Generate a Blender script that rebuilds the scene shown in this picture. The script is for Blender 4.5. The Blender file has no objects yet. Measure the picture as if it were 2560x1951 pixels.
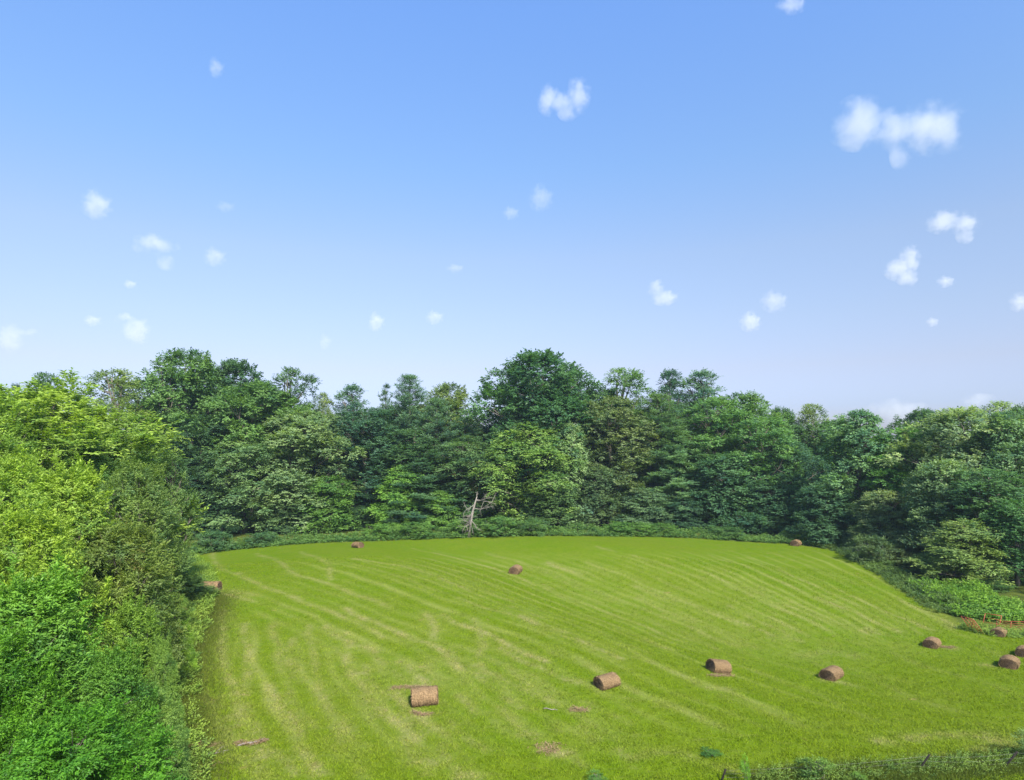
import bpy, bmesh, math, random, time
import numpy as np
from mathutils import Vector, Matrix
T0 = time.time()
random.seed(7)
rng = np.random.default_rng(7)
R = math.radians
scene = bpy.context.scene
COL = scene.collection

# ------------------------------------------------------------------ camera, sky, sun, exposure
CAM_H = 15.0                 # drone height above the near field
PW, PH = 2204.0, 1680.0      # units in which positions on the photograph were read
FU = 1350.0                  # focal length in those units
YH = 955.0                   # horizon row
cam = bpy.data.cameras.new('camera')
cam.sensor_fit = 'HORIZONTAL'; cam.sensor_width = 36.0
cam.lens = 36.0 * FU / PW
cam.shift_y = (YH - PH / 2) / PW
cam.clip_start = 0.1; cam.clip_end = 30000
camo = bpy.data.objects.new('camera', cam); COL.objects.link(camo)
camo.location = (0, 0, CAM_H); camo.rotation_euler = (R(90), 0, 0)
scene.camera = camo

SUN_EL, SUN_AZ = R(44), R(157)       # azimuth clockwise from north (+Y): behind and a little right of the camera
world = bpy.data.worlds.new('World'); scene.world = world; world.use_nodes = True
wn = world.node_tree; wn.nodes.clear()
def N(t, kind, **kw):
    n = t.nodes.new(kind)
    for k, v in kw.items():
        if hasattr(n, k): setattr(n, k, v)
    return n
sky = N(wn, 'ShaderNodeTexSky', sky_type='NISHITA', sun_disc=False)
sky.sun_elevation = SUN_EL; sky.sun_rotation = SUN_AZ
sky.altitude = 300; sky.air_density = 1.3; sky.dust_density = 1.2; sky.ozone_density = 3.5
bg = N(wn, 'ShaderNodeBackground'); bg.inputs[1].default_value = 0.09
wo = N(wn, 'ShaderNodeOutputWorld')
tint = N(wn, 'ShaderNodeMix', data_type='RGBA', blend_type='MULTIPLY'); tint.inputs[0].default_value = 1
tcw = N(wn, 'ShaderNodeTexCoord'); sep = N(wn, 'ShaderNodeSeparateXYZ'); ramp = N(wn, 'ShaderNodeValToRGB')
wn.links.new(tcw.outputs['Generated'], sep.inputs[0]); wn.links.new(sep.outputs[2], ramp.inputs[0])
cr = ramp.color_ramp
SKYT = [(0.0, (.60, .64, 1.05)), (.055, (.62, .65, 1.0)), (.114, (.80, .69, .83)), (.186, (.92, .80, .86)), (.281, (1.05, .93, .95)), (.40, (.98, 1.06, 1.18)), (.57, (1.0, 1.2, 1.50))]
cr.elements[0].position = 0; cr.elements[1].position = .57
for p, c in SKYT[1:-1]: cr.elements.new(p)
for e, (p, c) in zip(cr.elements, SKYT): e.position = p; e.color = (*c, 1)
wn.links.new(ramp.outputs[0], tint.inputs[7])
wn.links.new(sky.outputs[0], tint.inputs[6]); wn.links.new(tint.outputs[2], bg.inputs[0]); wn.links.new(bg.outputs[0], wo.inputs[0])

sun = bpy.data.lights.new('sun', 'SUN'); sun.energy = 4.5; sun.angle = R(9); sun.color = (1.0, 0.95, 0.87)
suno = bpy.data.objects.new('sun', sun); COL.objects.link(suno)
d = Vector((math.sin(SUN_AZ) * math.cos(SUN_EL), math.cos(SUN_AZ) * math.cos(SUN_EL), math.sin(SUN_EL)))
suno.rotation_euler = d.to_track_quat('Z', 'Y').to_euler()
suno.location = d * 200
vs = scene.view_settings
vs.view_transform = 'Standard'; vs.look = 'None'; vs.gamma = 1; vs.use_curve_mapping = False
vs.exposure = 1.15
cy = scene.cycles
cy.max_bounces = 8; cy.diffuse_bounces = 3; cy.glossy_bounces = 2; cy.transmission_bounces = 3
cy.transparent_max_bounces = 8; cy.volume_bounces = 8; cy.volume_max_steps = 128
cy.use_denoising = True; cy.sample_clamp_indirect = 6

# ------------------------------------------------------------------ terrain
def zt(X, Y):
    X = np.asarray(X, float); Y = np.asarray(Y, float)
    z = -0.8 + 2.0 * np.exp(-(X / 42) ** 2 - ((Y - 84) / 27) ** 2)
    z = z - .9 * np.exp(-((X - 34) / 20) ** 2 - ((Y - 56) / 16) ** 2) - .012 * np.clip(42 - Y, 0, 25)
    z = z + 0.9 * np.exp(-((X + 30) / 14) ** 2 - ((Y - 62) / 18) ** 2)
    z = z + 0.12 * np.sin(X * 0.21 + 1.3 * np.sin(Y * 0.07)) * np.sin(Y * 0.17 + 0.6)
    dx, dy = 23.0, -30.0; L = math.hypot(dx, dy)          # a swale running down to the right, with a swell on either side
    t = ((X + 3) * dx + (Y - 76) * dy) / L / L; c = ((X + 3) * dy - (Y - 76) * dx) / L
    win = np.exp(-((t - .45) / .75) ** 2)
    z = z + win * (-1.3 * np.exp(-(c / 7.5) ** 2) + 1.2 * np.exp(-((c - 13) / 10) ** 2) + .9 * np.exp(-((c + 17) / 12) ** 2))
    fall = np.clip((Y - 115) / 80, 0, 1)
    z = z - 5.0 * fall * fall
    far = np.clip((np.hypot(X, Y) - 300) / 1500, 0, 1)
    return z - 6 * far
def Z(x, y): return float(zt(x, y))
def ground_at(u, v):
    """the ground point seen at (u, v) on the photograph"""
    D = 30.0
    for _ in range(60):
        z = Z((u - PW / 2) / FU * D, D)
        D += 0.6 * ((CAM_H - z) * FU / (v - YH) - D)
    X = (u - PW / 2) / FU * D
    return Vector((X, D, Z(X, D)))
def xat(u, D): return (u - PW / 2) / FU * D
def zat(v, D): return CAM_H - (v - YH) / FU * D

# field outline, read on the photograph
FIELD = [(400,1200),(470,1187),(560,1178),(700,1168),(900,1160),(1100,1155),(1300,1155),(1500,1159),(1700,1171),(1800,1184),
         (1860,1214),(1950,1268),(2050,1335),(2090,1352),(2204,1364),(2400,1385),(2700,1500),(3000,1900),(2600,2600),(400,2600),
         (360,1900),(385,1680),(372,1560),(375,1460),(392,1390),(425,1320),(440,1270),(425,1225)]
FP = np.array([ground_at(u, v)[:2] for u, v in FIELD])
def inside_dist(P, poly):
    """signed distance to a polygon (positive inside)"""
    x, y = P[:, 0], P[:, 1]
    ins = np.zeros(len(P), bool); dm = np.full(len(P), 1e9)
    n = len(poly)
    for i in range(n):
        a, b = poly[i], poly[(i + 1) % n]
        c = ((a[1] > y) != (b[1] > y))
        with np.errstate(divide='ignore', invalid='ignore'):
            xi = (b[0] - a[0]) * (y - a[1]) / (b[1] - a[1] + 1e-12) + a[0]
        ins ^= c & (x < xi)
        ab = b - a; t = np.clip(((x - a[0]) * ab[0] + (y - a[1]) * ab[1]) / (ab @ ab), 0, 1)
        dm = np.minimum(dm, np.hypot(x - a[0] - t * ab[0], y - a[1] - t * ab[1]))
    return np.where(ins, dm, -dm)

def smooth_line(P, n=10):
    P = np.array(P); out = []
    for i in range(len(P) - 1):
        p0 = P[max(i - 1, 0)]; p1 = P[i]; p2 = P[i + 1]; p3 = P[min(i + 2, len(P) - 1)]
        for t in np.linspace(0, 1, n, endpoint=False):
            out.append(.5 * (2 * p1 + (p2 - p0) * t + (2 * p0 - 5 * p1 + 4 * p2 - p3) * t * t + (3 * p1 - p0 - 3 * p2 + p3) * t ** 3))
    out.append(P[-1]); return np.array(out)

# lines of left-over hay, traced from the photograph (2560 px coordinates), width in m, strength
S = PW / 2560
def src(*pts): return [(a * S, b * S) for a, b in pts]
HAY = [
 (src((611,1561),(615,1607),(622,1665),(615,1708),(611,1761),(640,1830)),.55,.75),
 (src((557,1529),(554,1582),(557,1647),(572,1690),(590,1726),(600,1800),(650,1900)),.6,.7),
 (src((680,1560),(690,1600),(722,1650),(735,1700)),.5,.6),
 (src((772,1565),(776,1600),(786,1654),(793,1690),(800,1735),(829,1779),(850,1860)),.5,.55),
 (src((811,1565),(858,1597),(901,1615),(944,1632)),.5,.9),
 (src((722,1493),(793,1518),(865,1547),(919,1568),(960,1600)),.4,.65),
 (src((865,1522),(941,1561),(1008,1586),(1087,1618),(1153,1671)),.45,1.0),
 (src((1104,1537),(1194,1577),(1251,1602),(1308,1630),(1365,1655)),.45,1.0),
 (src((1251,1622),(1308,1651),(1353,1669),(1400,1696),(1450,1712)),.4,.8),
 (src((1300,1540),(1357,1565),(1406,1582)),.6,.9),
 (src((1439,1598),(1480,1614),(1553,1647)),.5,.95),
 (src((1128,1635),(1161,1675),(1226,1684),(1267,1708),(1349,1741),(1410,1761)),.4,.7),
 (src((998,1655),(1035,1675),(1063,1704),(1075,1716)),.5,.9),
 (src((900,1684),(982,1741),(1031,1782),(1080,1814),(1128,1843)),.45,.75),
 (src((912,1745),(961,1777),(1022,1826),(1063,1908)),.6,.6),
 (src((1055,1533),(1084,1549),(1088,1573),(1075,1602)),.5,.8),
 (src((1186,1549),(1202,1578),(1206,1606),(1194,1647),(1218,1684)),.5,.6),
 (src((668,1715),(686,1733),(704,1761),(729,1797),(743,1833),(758,1865),(800,1930)),.5,.9),
 (src((700,1640),(760,1690),(800,1740),(850,1800),(880,1850)),.5,.5),
 (src((860,1640),(879,1683),(919,1743),(954,1779),(1008,1815),(1044,1851)),.5,.75),
 (src((640,1385),(697,1404),(736,1436),(786,1447),(829,1464),(900,1490),(980,1520)),.45,.65),
 (src((593,1432),(650,1464),(704,1482),(760,1500)),.5,.65),
 (src((750,1380),(793,1396),(822,1414),(826,1450)),.4,.7),
 (src((530,1370),(535,1400),(560,1425),(600,1440)),.5,.6),
 (src((540,1480),(600,1492),(640,1505)),.6,.8),
 (src((940,1650),(1010,1690),(1075,1740)),.4,.5),
 (src((1410,1700),(1470,1710),(1530,1735),(1600,1750)),.4,.4),
 (src((1300,1840),(1318,1838),(1340,1842)),.5,.8),
 (src((1350,1872),(1385,1876),(1400,1884)),.35,1.0),
 (src((1385,1880),(1405,1886),(1430,1876)),.5,1.0),
 (src((1430,1775),(1450,1772),(1470,1776)),.35,1.0),
 (src((1050,1905),(1085,1912)),.7,.7),
 (src((1150,1945),(1180,1940),(1200,1945)),.6,.8),
 (src((1570,1900),(1700,1885),(1850,1930),(2000,1925)),.5,.35),
 (src((2280,1850),(2360,1838),(2480,1830)),.7,.7),
 (src((2440,1842),(2500,1850),(2560,1845)),.8,.8),
 (src((2460,1880),(2520,1872),(2560,1868)),.8,.6),
 (src((2310,1905),(2400,1895),(2450,1905)),.6,.6),
 (src((2190,1856),(2215,1852),(2235,1858)),.5,.7),
 (src((1770,1722),(1800,1720),(1828,1722)),.5,1.0),
 (src((2060,1702),(2090,1705),(2120,1712)),.3,.7),
 (src((2350,1618),(2370,1620),(2388,1620)),.3,1.0),
 (src((2455,1664),(2475,1665),(2490,1666)),.3,.8),
 (src((975,1722),(985,1718),(1030,1717),(1080,1719)),.35,1.2),
 (src((1030,1780),(1045,1787),(1080,1787)),.3,1.1),
 (src((985,1728),(995,1745),(1030,1785)),.25,.7),
 (src((2000,1640),(2060,1632),(2130,1640)),1.1,.35),
 (src((2330,1530),(2365,1550),(2390,1570)),.45,.8),
 (src((500,1320),(540,1330),(560,1360)),.9,.5),
 (src((515,1455),(540,1470),(580,1475),(620,1490)),1.2,.5),
 (src((470,1545),(480,1600),(470,1650)),.9,.5),
 (src((440,1880),(520,1862),(560,1868)),.6,.8),
 (src((450,1820),(470,1860),(500,1900)),1.5,.45),
 (src((600,1900),(640,1925),(660,1951)),.9,.4),
]
# the long curved rows of the upper field run between these two
rowA = [(1600,1176),(1720,1215),(1860,1275),(1990,1330),(2060,1365)]
rowB = [(640,1195),(800,1232),(960,1290),(1130,1350),(1320,1420)]
NR = 23
for k in range(NR):
    t = (k + rng.uniform(-.25, .25)) / (NR - 1)
    tt = t ** 0.9
    pts = []
    for a, b in zip(rowA, rowB):
        pts.append((a[0] * (1 - tt) + b[0] * tt + rng.normal() * 5, a[1] * (1 - tt) + b[1] * tt + rng.normal() * 1.5 - 14 * math.sin(math.pi * tt)))
    PL = smooth_line(pts, 12)
    PL[:, 1] += np.cumsum(rng.normal(size=len(PL))) * .9
    a0 = rng.uniform(0, .25); cuts = [a0]
    while cuts[-1] < 1: cuts.append(cuts[-1] + rng.uniform(.10, .45))
    for c0, c1 in zip(cuts[:-1], cuts[1:]):
        if rng.random() < .22: continue
        i0, i1 = int(c0 * len(PL)), int(min(c1, 1) * len(PL))
        if i1 - i0 >= 3: HAY.append(([tuple(p) for p in PL[i0:i1:2]], rng.uniform(.16, .30), rng.choice([.25, .35, .5, .8])))
famA = [(470,1320),(455,1400),(468,1480),(505,1570),(570,1680)]
famB = [(1040,1400),(1110,1460),(1200,1520),(1310,1580),(1420,1640)]
for k in range(15):
    tt = (k + rng.uniform(-.3, .3)) / 14
    pts = [(a[0] * (1 - tt) + b[0] * tt + rng.normal() * 6, a[1] * (1 - tt) + b[1] * tt + rng.normal() * 3) for a, b in zip(famA, famB)]
    PL = smooth_line(pts, 10); PL[:, 0] += np.cumsum(rng.normal(size=len(PL))) * 1.2
    i0 = rng.integers(0, 12)
    while i0 < len(PL) - 4:
        i1 = min(len(PL), i0 + rng.integers(5, 18)); HAY.append(([tuple(p) for p in PL[i0:i1:2]], rng.uniform(.2, .31), rng.choice([.25, .4, .55]))); i0 = i1 + rng.integers(1, 7)
STRIPES = []
for FA, FB, n, sp in ((famA, famB, 13, (-.05, 1.0)), (famB, [(1500,1330),(1650,1385),(1800,1430),(1960,1470),(2140,1510)], 9, (.05, 1.0)),
                      ([(1700,1178),(1800,1215),(1920,1275),(2010,1325),(2075,1365),(2190,1405)], rowB + [(1520,1478)], 34, (-.02, 1.0)), (rowB, [(440,1290),(560,1330),(700,1400),(860,1480),(1010,1570)], 9, (.1, .95))):
    for k in range(n):
        tt = sp[0] + (sp[1] - sp[0]) * (k + rng.uniform(-.18, .18)) / (n - 1)
        pts = [(a[0] * (1 - tt) + b[0] * tt, a[1] * (1 - tt) + b[1] * tt - 14 * math.sin(math.pi * min(max(tt, 0), 1)) * (FB is rowB)) for a, b in zip(FA, FB)]
        STRIPES.append((pts, rng.uniform(.20, .38), rng.uniform(.3, 1.0)))
for k in range(7):        # faint rows on the near slope
    t = k / 6
    pts = [(1000 + 1100 * t + j * 70 + rng.normal() * 8, 1390 + 30 * math.sin(t * 3) + j * (34 - 14 * t)) for j in range(6)]
    HAY.append((pts, .5, rng.uniform(.2, .35)))
def mesh_from(name, V, loops, sizes, attrs=None, smooth=False):
    me = bpy.data.meshes.new(name)
    V = np.asarray(V, np.float32); loops = np.asarray(loops, np.int32); sizes = np.asarray(sizes, np.int32)
    me.vertices.add(len(V)); me.vertices.foreach_set('co', V.ravel())
    me.loops.add(len(loops)); me.loops.foreach_set('vertex_index', loops)
    me.polygons.add(len(sizes))
    st = np.zeros(len(sizes), np.int32); st[1:] = np.cumsum(sizes)[:-1]
    me.polygons.foreach_set('loop_start', st)
    if smooth: me.polygons.foreach_set('use_smooth', np.ones(len(sizes), bool))
    me.update(calc_edges=True)
    for k, a in (attrs or {}).items():
        at = me.attributes.new(k, 'FLOAT', 'POINT'); at.data.foreach_set('value', np.asarray(a, np.float32))
    return me
def link(name, me, mat=None, parent=None, **props):
    o = bpy.data.objects.new(name, me); COL.objects.link(o)
    if mat is not None and me is not None and not me.materials: me.materials.append(mat)
    if parent is not None: o.parent = parent
    for k, v in props.items(): o[k] = v
    return o
def thing(name, label, category, loc=(0, 0, 0), rotz=0, group=None):
    o = bpy.data.objects.new(name, None); COL.objects.link(o)
    o.location = loc; o.rotation_euler = (0, 0, rotz); o.empty_display_size = .3
    o['label'] = label; o['category'] = category
    if group: o['group'] = group
    return o

def axis_coords(a, b, step, outer):
    c = np.arange(a, b + step / 2, step)
    lo, hi, s = [], [], step
    x = a
    while x > -outer:
        s *= 1.28; x -= s; lo.append(x)
    x = b; s = step
    while x < outer:
        s *= 1.28; x += s; hi.append(x)
    return np.concatenate([lo[::-1], c, hi])
gx = axis_coords(-56, 68, 0.30, 6000); gy = axis_coords(22, 116, 0.26, 6000)
GX, GY = np.meshgrid(gx, gy); nx, ny = len(gx), len(gy)
GP = np.stack([GX.ravel(), GY.ravel()], 1)
fine = (GP[:, 0] > -62) & (GP[:, 0] < 74) & (GP[:, 1] > 15) & (GP[:, 1] < 125)
fieldd = np.full(len(GP), -30.0); fieldd[fine] = inside_dist(GP[fine], FP)
hay = np.zeros(len(GP)); stripe = np.zeros(len(GP))
fi = np.where(fine)[0]
for li, (pts, w, s) in enumerate(HAY + STRIPES):
    if li < len(HAY): w = w * .58 if w > .31 else w; s = s * .66
    L = smooth_line(pts)
    W = np.array([ground_at(u, v)[:2] for u, v in L])
    seg = np.hypot(*np.diff(W, axis=0).T); cum = np.concatenate([[0], np.cumsum(seg)])
    q = np.arange(0, cum[-1], .25)
    if len(q) < 2: q = np.array([0, cum[-1]])
    W = np.stack([np.interp(q, cum, W[:, 0]), np.interp(q, cum, W[:, 1])], 1)
    W[:, 0] += .12 * np.sin(q * .9 + w * 9); W[:, 1] += .12 * np.sin(q * .7 + s * 5)
    m = (GP[fi, 0] > W[:, 0].min() - 2.5) & (GP[fi, 0] < W[:, 0].max() + 2.5) & (GP[fi, 1] > W[:, 1].min() - 2.5) & (GP[fi, 1] < W[:, 1].max() + 2.5)
    idx = fi[m]
    if not len(idx): continue
    dm = np.full(len(idx), 1e9); am = np.zeros(len(idx))
    for c in range(0, len(W), 40):
        dd = np.hypot(GP[idx, 0][:, None] - W[None, c:c + 40, 0], GP[idx, 1][:, None] - W[None, c:c + 40, 1])
        a_ = dd.argmin(1); b_ = dd[np.arange(len(idx)), a_]; k_ = b_ < dm; dm[k_] = b_[k_]; am[k_] = a_[k_] + c
    if li >= len(HAY):
        stripe[idx] = np.maximum(stripe[idx], s * np.exp(-(dm / w) ** 2) * np.clip(np.minimum(am, len(W) - 1 - am) / (len(W) * .22 + 1), 0, 1)); continue
    hay[idx] = np.maximum(hay[idx], s * (np.exp(-(dm / w) ** 2) * 1.0 + .22 * np.exp(-(dm / (w * 2.6)) ** 2)))
GZ = zt(GX, GY)
ii = (np.arange(ny - 1)[:, None] * nx + np.arange(nx - 1)[None, :]).ravel()
quads = np.stack([ii, ii + 1, ii + 1 + nx, ii + nx], 1)
gm = mesh_from('ground', np.stack([GX.ravel(), GY.ravel(), GZ.ravel()], 1), quads.ravel(), np.full(len(quads), 4),
               {'hay': hay, 'fieldd': fieldd, 'stripe': stripe}, smooth=True)
hayG = hay.reshape(ny, nx); stG = stripe.reshape(ny, nx); fdG = fieldd.reshape(ny, nx)
def sample(G, x, y):
    i = np.clip(np.searchsorted(gx, x) - 1, 0, nx - 2); j = np.clip(np.searchsorted(gy, y) - 1, 0, ny - 2)
    fx = (x - gx[i]) / (gx[i + 1] - gx[i]); fy = (y - gy[j]) / (gy[j + 1] - gy[j])
    return (G[j, i] * (1 - fx) + G[j, i + 1] * fx) * (1 - fy) + (G[j + 1, i] * (1 - fx) + G[j + 1, i + 1] * fx) * fy

# ------------------------------------------------------------------ materials
def new_mat(name):
    m = bpy.data.materials.new(name); m.use_nodes = True; m.node_tree.nodes.clear()
    return m, m.node_tree
def noise(t, vec, scale, detail=4, rough=.6, dim='3D'):
    n = N(t, 'ShaderNodeTexNoise'); n.inputs['Scale'].default_value = scale
    n.inputs['Detail'].default_value = detail; n.inputs['Roughness'].default_value = rough
    if vec is not None: t.links.new(vec, n.inputs['Vector'])
    return n.outputs['Fac']
def mathn(t, op, a, b=None, clamp=False):
    n = N(t, 'ShaderNodeMath', operation=op); n.use_clamp = clamp
    for i, v in enumerate((a, b)):
        if v is None: continue
        if isinstance(v, (int, float)): n.inputs[i].default_value = v
        else: t.links.new(v, n.inputs[i])
    return n.outputs[0]
def maprange(t, v, a, b, c=0, d=1):
    n = N(t, 'ShaderNodeMapRange'); n.clamp = True; n.interpolation_type = 'SMOOTHSTEP'
    t.links.new(v, n.inputs[0])
    for i, x in zip((1, 2, 3, 4), (a, b, c, d)): n.inputs[i].default_value = x
    return n.outputs[0]
def mixc(t, f, a, b, blend='MIX'):
    n = N(t, 'ShaderNodeMix', data_type='RGBA', blend_type=blend)
    for i, v in ((0, f), (6, a), (7, b)):
        if isinstance(v, (int, float)): n.inputs[i].default_value = v
        elif isinstance(v, tuple): n.inputs[i].default_value = (*v, 1)
        else: t.links.new(v, n.inputs[i])
    return n.outputs[2]
def attr(t, name, out='Fac'):
    n = N(t, 'ShaderNodeAttribute', attribute_name=name); return n.outputs[out]
def scaled(t, vec, s, rot=(0, 0, 0)):
    n = N(t, 'ShaderNodeMapping'); n.inputs['Scale'].default_value = s; n.inputs['Rotation'].default_value = rot
    t.links.new(vec, n.inputs['Vector']); return n.outputs[0]

def field_colour(t, pos):
    """mown grass colour with the traced lines of hay"""
    n1 = noise(t, pos, .045, 3); n2 = noise(t, pos, .35, 5, .65); n3 = noise(t, pos, 3.2, 6, .75); n4 = noise(t, pos, 8, 4, .8)
    g = mixc(t, maprange(t, n1, .35, .65), (.104, .154, .005), (.092, .156, .003))
    g = mixc(t, maprange(t, n2, .3, .72, 0, .75), g, (.120, .160, .012))
    g = mixc(t, maprange(t, n3, .45, .72, 0, .7), g, (.060, .106, .003))
    g = mixc(t, maprange(t, n4, .52, .74, 0, .5), g, (.140, .160, .034))
    g = mixc(t, maprange(t, n4, .48, .28, 0, .5), g, (.040, .070, .003))
    st = mathn(t, 'MULTIPLY', attr(t, 'stripe'), maprange(t, noise(t, pos, .16, 3, .6), .35, .60, .5, 1.0))
    g = mixc(t, mathn(t, 'MULTIPLY', st, .75), mixc(t, 1.0, g, (.93, .95, .9), 'MULTIPLY'), (.195, .216, .056))
    # hay
    h = attr(t, 'hay')
    brk = maprange(t, noise(t, pos, .5, 4, .7), .34, .62, .35, 1.15)
    brk2 = maprange(t, noise(t, scaled(t, pos, (2.5, 5, 2)), 2.4, 5, .75), .38, .60, .25, 1.2)
    hh = mathn(t, 'MULTIPLY', mathn(t, 'MULTIPLY', h, brk), brk2, clamp=True)
    haycol = mixc(t, noise(t, pos, 1.1, 3), (.30, .22, .115), (.235, .235, .10))
    g = mixc(t, mathn(t, 'MULTIPLY', hh, .9), g, haycol)
    g = mixc(t, maprange(t, noise(t, scaled(t, pos, (.55, 2.4, 1), (0, 0, R(-24))), 1.3, 4, .6), .55, .72, 0, .35), g, (.150, .172, .035))
    # scattered dead patches
    sp = maprange(t, noise(t, scaled(t, pos, (1.0, 1.6, 1), (0, 0, .5)), .55, 3, .5), .70, .78, 0, .55)
    return mixc(t, sp, g, (.21, .16, .07))
m, t = new_mat('ground_grass')
geo = N(t, 'ShaderNodeNewGeometry'); pos = geo.outputs['Position']
g = field_colour(t, pos)
fd = attr(t, 'fieldd')
rough = mixc(t, maprange(t, noise(t, pos, .5, 5), .35, .65), (.045, .065, .012), (.085, .105, .018))
edge = mathn(t, 'ADD', fd, mathn(t, 'MULTIPLY', mathn(t, 'SUBTRACT', noise(t, pos, .7, 4), .5), 2.6))
weed = mixc(t, noise(t, pos, 2.0, 4), (.08, .120, .010), (.115, .130, .020))
c = mixc(t, maprange(t, edge, -.9, .1), rough, weed)
c = mixc(t, maprange(t, edge, -.1, 1.2), c, g)
b = N(t, 'ShaderNodeBsdfPrincipled'); b.inputs['Roughness'].default_value = .9; b.inputs['Specular IOR Level'].default_value = .03
t.links.new(c, b.inputs['Base Color'])
bump = N(t, 'ShaderNodeBump'); bump.inputs['Strength'].default_value = .55; bump.inputs['Distance'].default_value = .16
hgt = mathn(t, 'ADD', noise(t, pos, 5, 6, .8), mathn(t, 'MULTIPLY', noise(t, pos, .9, 4), 1.2))
t.links.new(hgt, bump.inputs['Height']); t.links.new(bump.outputs[0], b.inputs['Normal'])
o = N(t, 'ShaderNodeOutputMaterial'); t.links.new(b.outputs[0], o.inputs[0])
link('ground', gm, m, kind='structure')

def blade_mat(name, custom=None):
    m, t = new_mat(name)
    pos = N(t, 'ShaderNodeNewGeometry').outputs['Position']
    c = field_colour(t, pos) if custom is None else mixc(t, attr(t, 'tint'), *custom)
    if custom is None: c = mixc(t, 1.0, c, (1.75, 1.72, 1.5), 'MULTIPLY')
    c = mixc(t, mathn(t, 'MULTIPLY', attr(t, 'tint'), .3 if custom is None else .0), c, (.12, .15, .025))
    d1 = N(t, 'ShaderNodeBsdfDiffuse'); tr = N(t, 'ShaderNodeBsdfTranslucent'); mx = N(t, 'ShaderNodeMixShader'); mx.inputs[0].default_value = .35
    t.links.new(c, d1.inputs[0]); t.links.new(c, tr.inputs[0]); t.links.new(d1.outputs[0], mx.inputs[1]); t.links.new(tr.outputs[0], mx.inputs[2])
    o = N(t, 'ShaderNodeOutputMaterial'); t.links.new(mx.outputs[0], o.inputs[0])
    return m
def leaf_mat(name, trans=.36, accent=None):
    """leaf colour comes from the object colour, varied leaf by leaf and bough by bough"""
    m, t = new_mat(name)
    oi = N(t, 'ShaderNodeObjectInfo'); tc = N(t, 'ShaderNodeTexCoord').outputs['Object']
    v = attr(t, 'tint')
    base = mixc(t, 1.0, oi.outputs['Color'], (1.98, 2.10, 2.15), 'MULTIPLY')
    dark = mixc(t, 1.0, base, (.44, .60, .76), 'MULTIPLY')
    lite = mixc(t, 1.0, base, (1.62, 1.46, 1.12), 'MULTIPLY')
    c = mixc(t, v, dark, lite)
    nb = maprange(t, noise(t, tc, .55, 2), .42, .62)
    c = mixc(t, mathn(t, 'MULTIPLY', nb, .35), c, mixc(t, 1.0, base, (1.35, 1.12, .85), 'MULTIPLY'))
    if accent:
        na = maprange(t, noise(t, tc, .8, 2), .60, .70)
        c = mixc(t, mathn(t, 'MULTIPLY', na, .55), c, accent)
    p = N(t, 'ShaderNodeBsdfPrincipled'); p.inputs['Roughness'].default_value = .5; p.inputs['Specular IOR Level'].default_value = .2
    tr = N(t, 'ShaderNodeBsdfTranslucent'); mx = N(t, 'ShaderNodeMixShader'); mx.inputs[0].default_value = trans
    t.links.new(c, p.inputs['Base Color'])
    t.links.new(mixc(t, 1.0, c, (1.5, 1.6, .6), 'MULTIPLY'), tr.inputs[0])
    t.links.new(p.outputs[0], mx.inputs[1]); t.links.new(tr.outputs[0], mx.inputs[2])
    o = N(t, 'ShaderNodeOutputMaterial'); t.links.new(mx.outputs[0], o.inputs[0])
    return m
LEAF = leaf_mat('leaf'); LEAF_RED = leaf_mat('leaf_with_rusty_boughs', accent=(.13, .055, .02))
def plain(name, c1, c2, scale=6, rough=.8, bumpd=.02, metallic=0, stretch=(1, 1, 1), detail=5):
    m, t = new_mat(name)
    tc = scaled(t, N(t, 'ShaderNodeTexCoord').outputs['Object'], stretch)
    n = noise(t, tc, scale, detail, .7)
    b = N(t, 'ShaderNodeBsdfPrincipled'); b.inputs['Roughness'].default_value = rough; b.inputs['Metallic'].default_value = metallic
    b.inputs['Specular IOR Level'].default_value = .25
    t.links.new(mixc(t, maprange(t, n, .35, .65), c1, c2), b.inputs['Base Color'])
    bp = N(t, 'ShaderNodeBump'); bp.inputs['Distance'].default_value = bumpd; bp.inputs['Strength'].default_value = .8
    t.links.new(n, bp.inputs['Height']); t.links.new(bp.outputs[0], b.inputs['Normal'])
    o = N(t, 'ShaderNodeOutputMaterial'); t.links.new(b.outputs[0], o.inputs[0])
    return m
BARK = plain('bark', (.09, .075, .06), (.21, .18, .15), 5, .9, .03, stretch=(1, 1, .25))
DEADWOOD = plain('dead_wood', (.14, .12, .10), (.28, .25, .21), 6, .85)
STRAW_WRAP = plain('bale_side', (.085, .052, .025), (.265, .18, .09), 5, .9, .05, stretch=(7, 1.2, 1.2))
STRAW_END = plain('bale_end', (.07, .042, .024), (.20, .13, .075), 9, .95, .05)
STRAW = plain('straw', (.14, .088, .042), (.33, .225, .115), 11, .9, .01)
ORANGE = plain('orange_paint', (.24, .045, .018), (.32, .085, .035), 8, .5, .003)
POSTM = plain('post_metal', (.010, .009, .008), (.026, .021, .016), 12, 1.0, .01)
WIREM = plain('wire_metal', (.16, .15, .14), (.28, .26, .24), 12, .5, .001, .6)

# ------------------------------------------------------------------ air
bm_ = bmesh.new(); bmesh.ops.create_cube(bm_, size=1); hz = bpy.data.meshes.new('haze'); bm_.to_mesh(hz); bm_.free()
hm_, ht_ = new_mat('haze_air'); pv = N(ht_, 'ShaderNodeVolumePrincipled'); pv.inputs['Color'].default_value = (.62, .80, 1, 1)
pv.inputs['Density'].default_value = .00020; pv.inputs['Anisotropy'].default_value = .2
ho_ = N(ht_, 'ShaderNodeOutputMaterial'); ht_.links.new(pv.outputs[0], ho_.inputs['Volume'])
hzo = link('haze', hz, hm_, kind='stuff'); hzo.scale = (520, 420, 46); hzo.location = (0, 120, 8)

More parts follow.
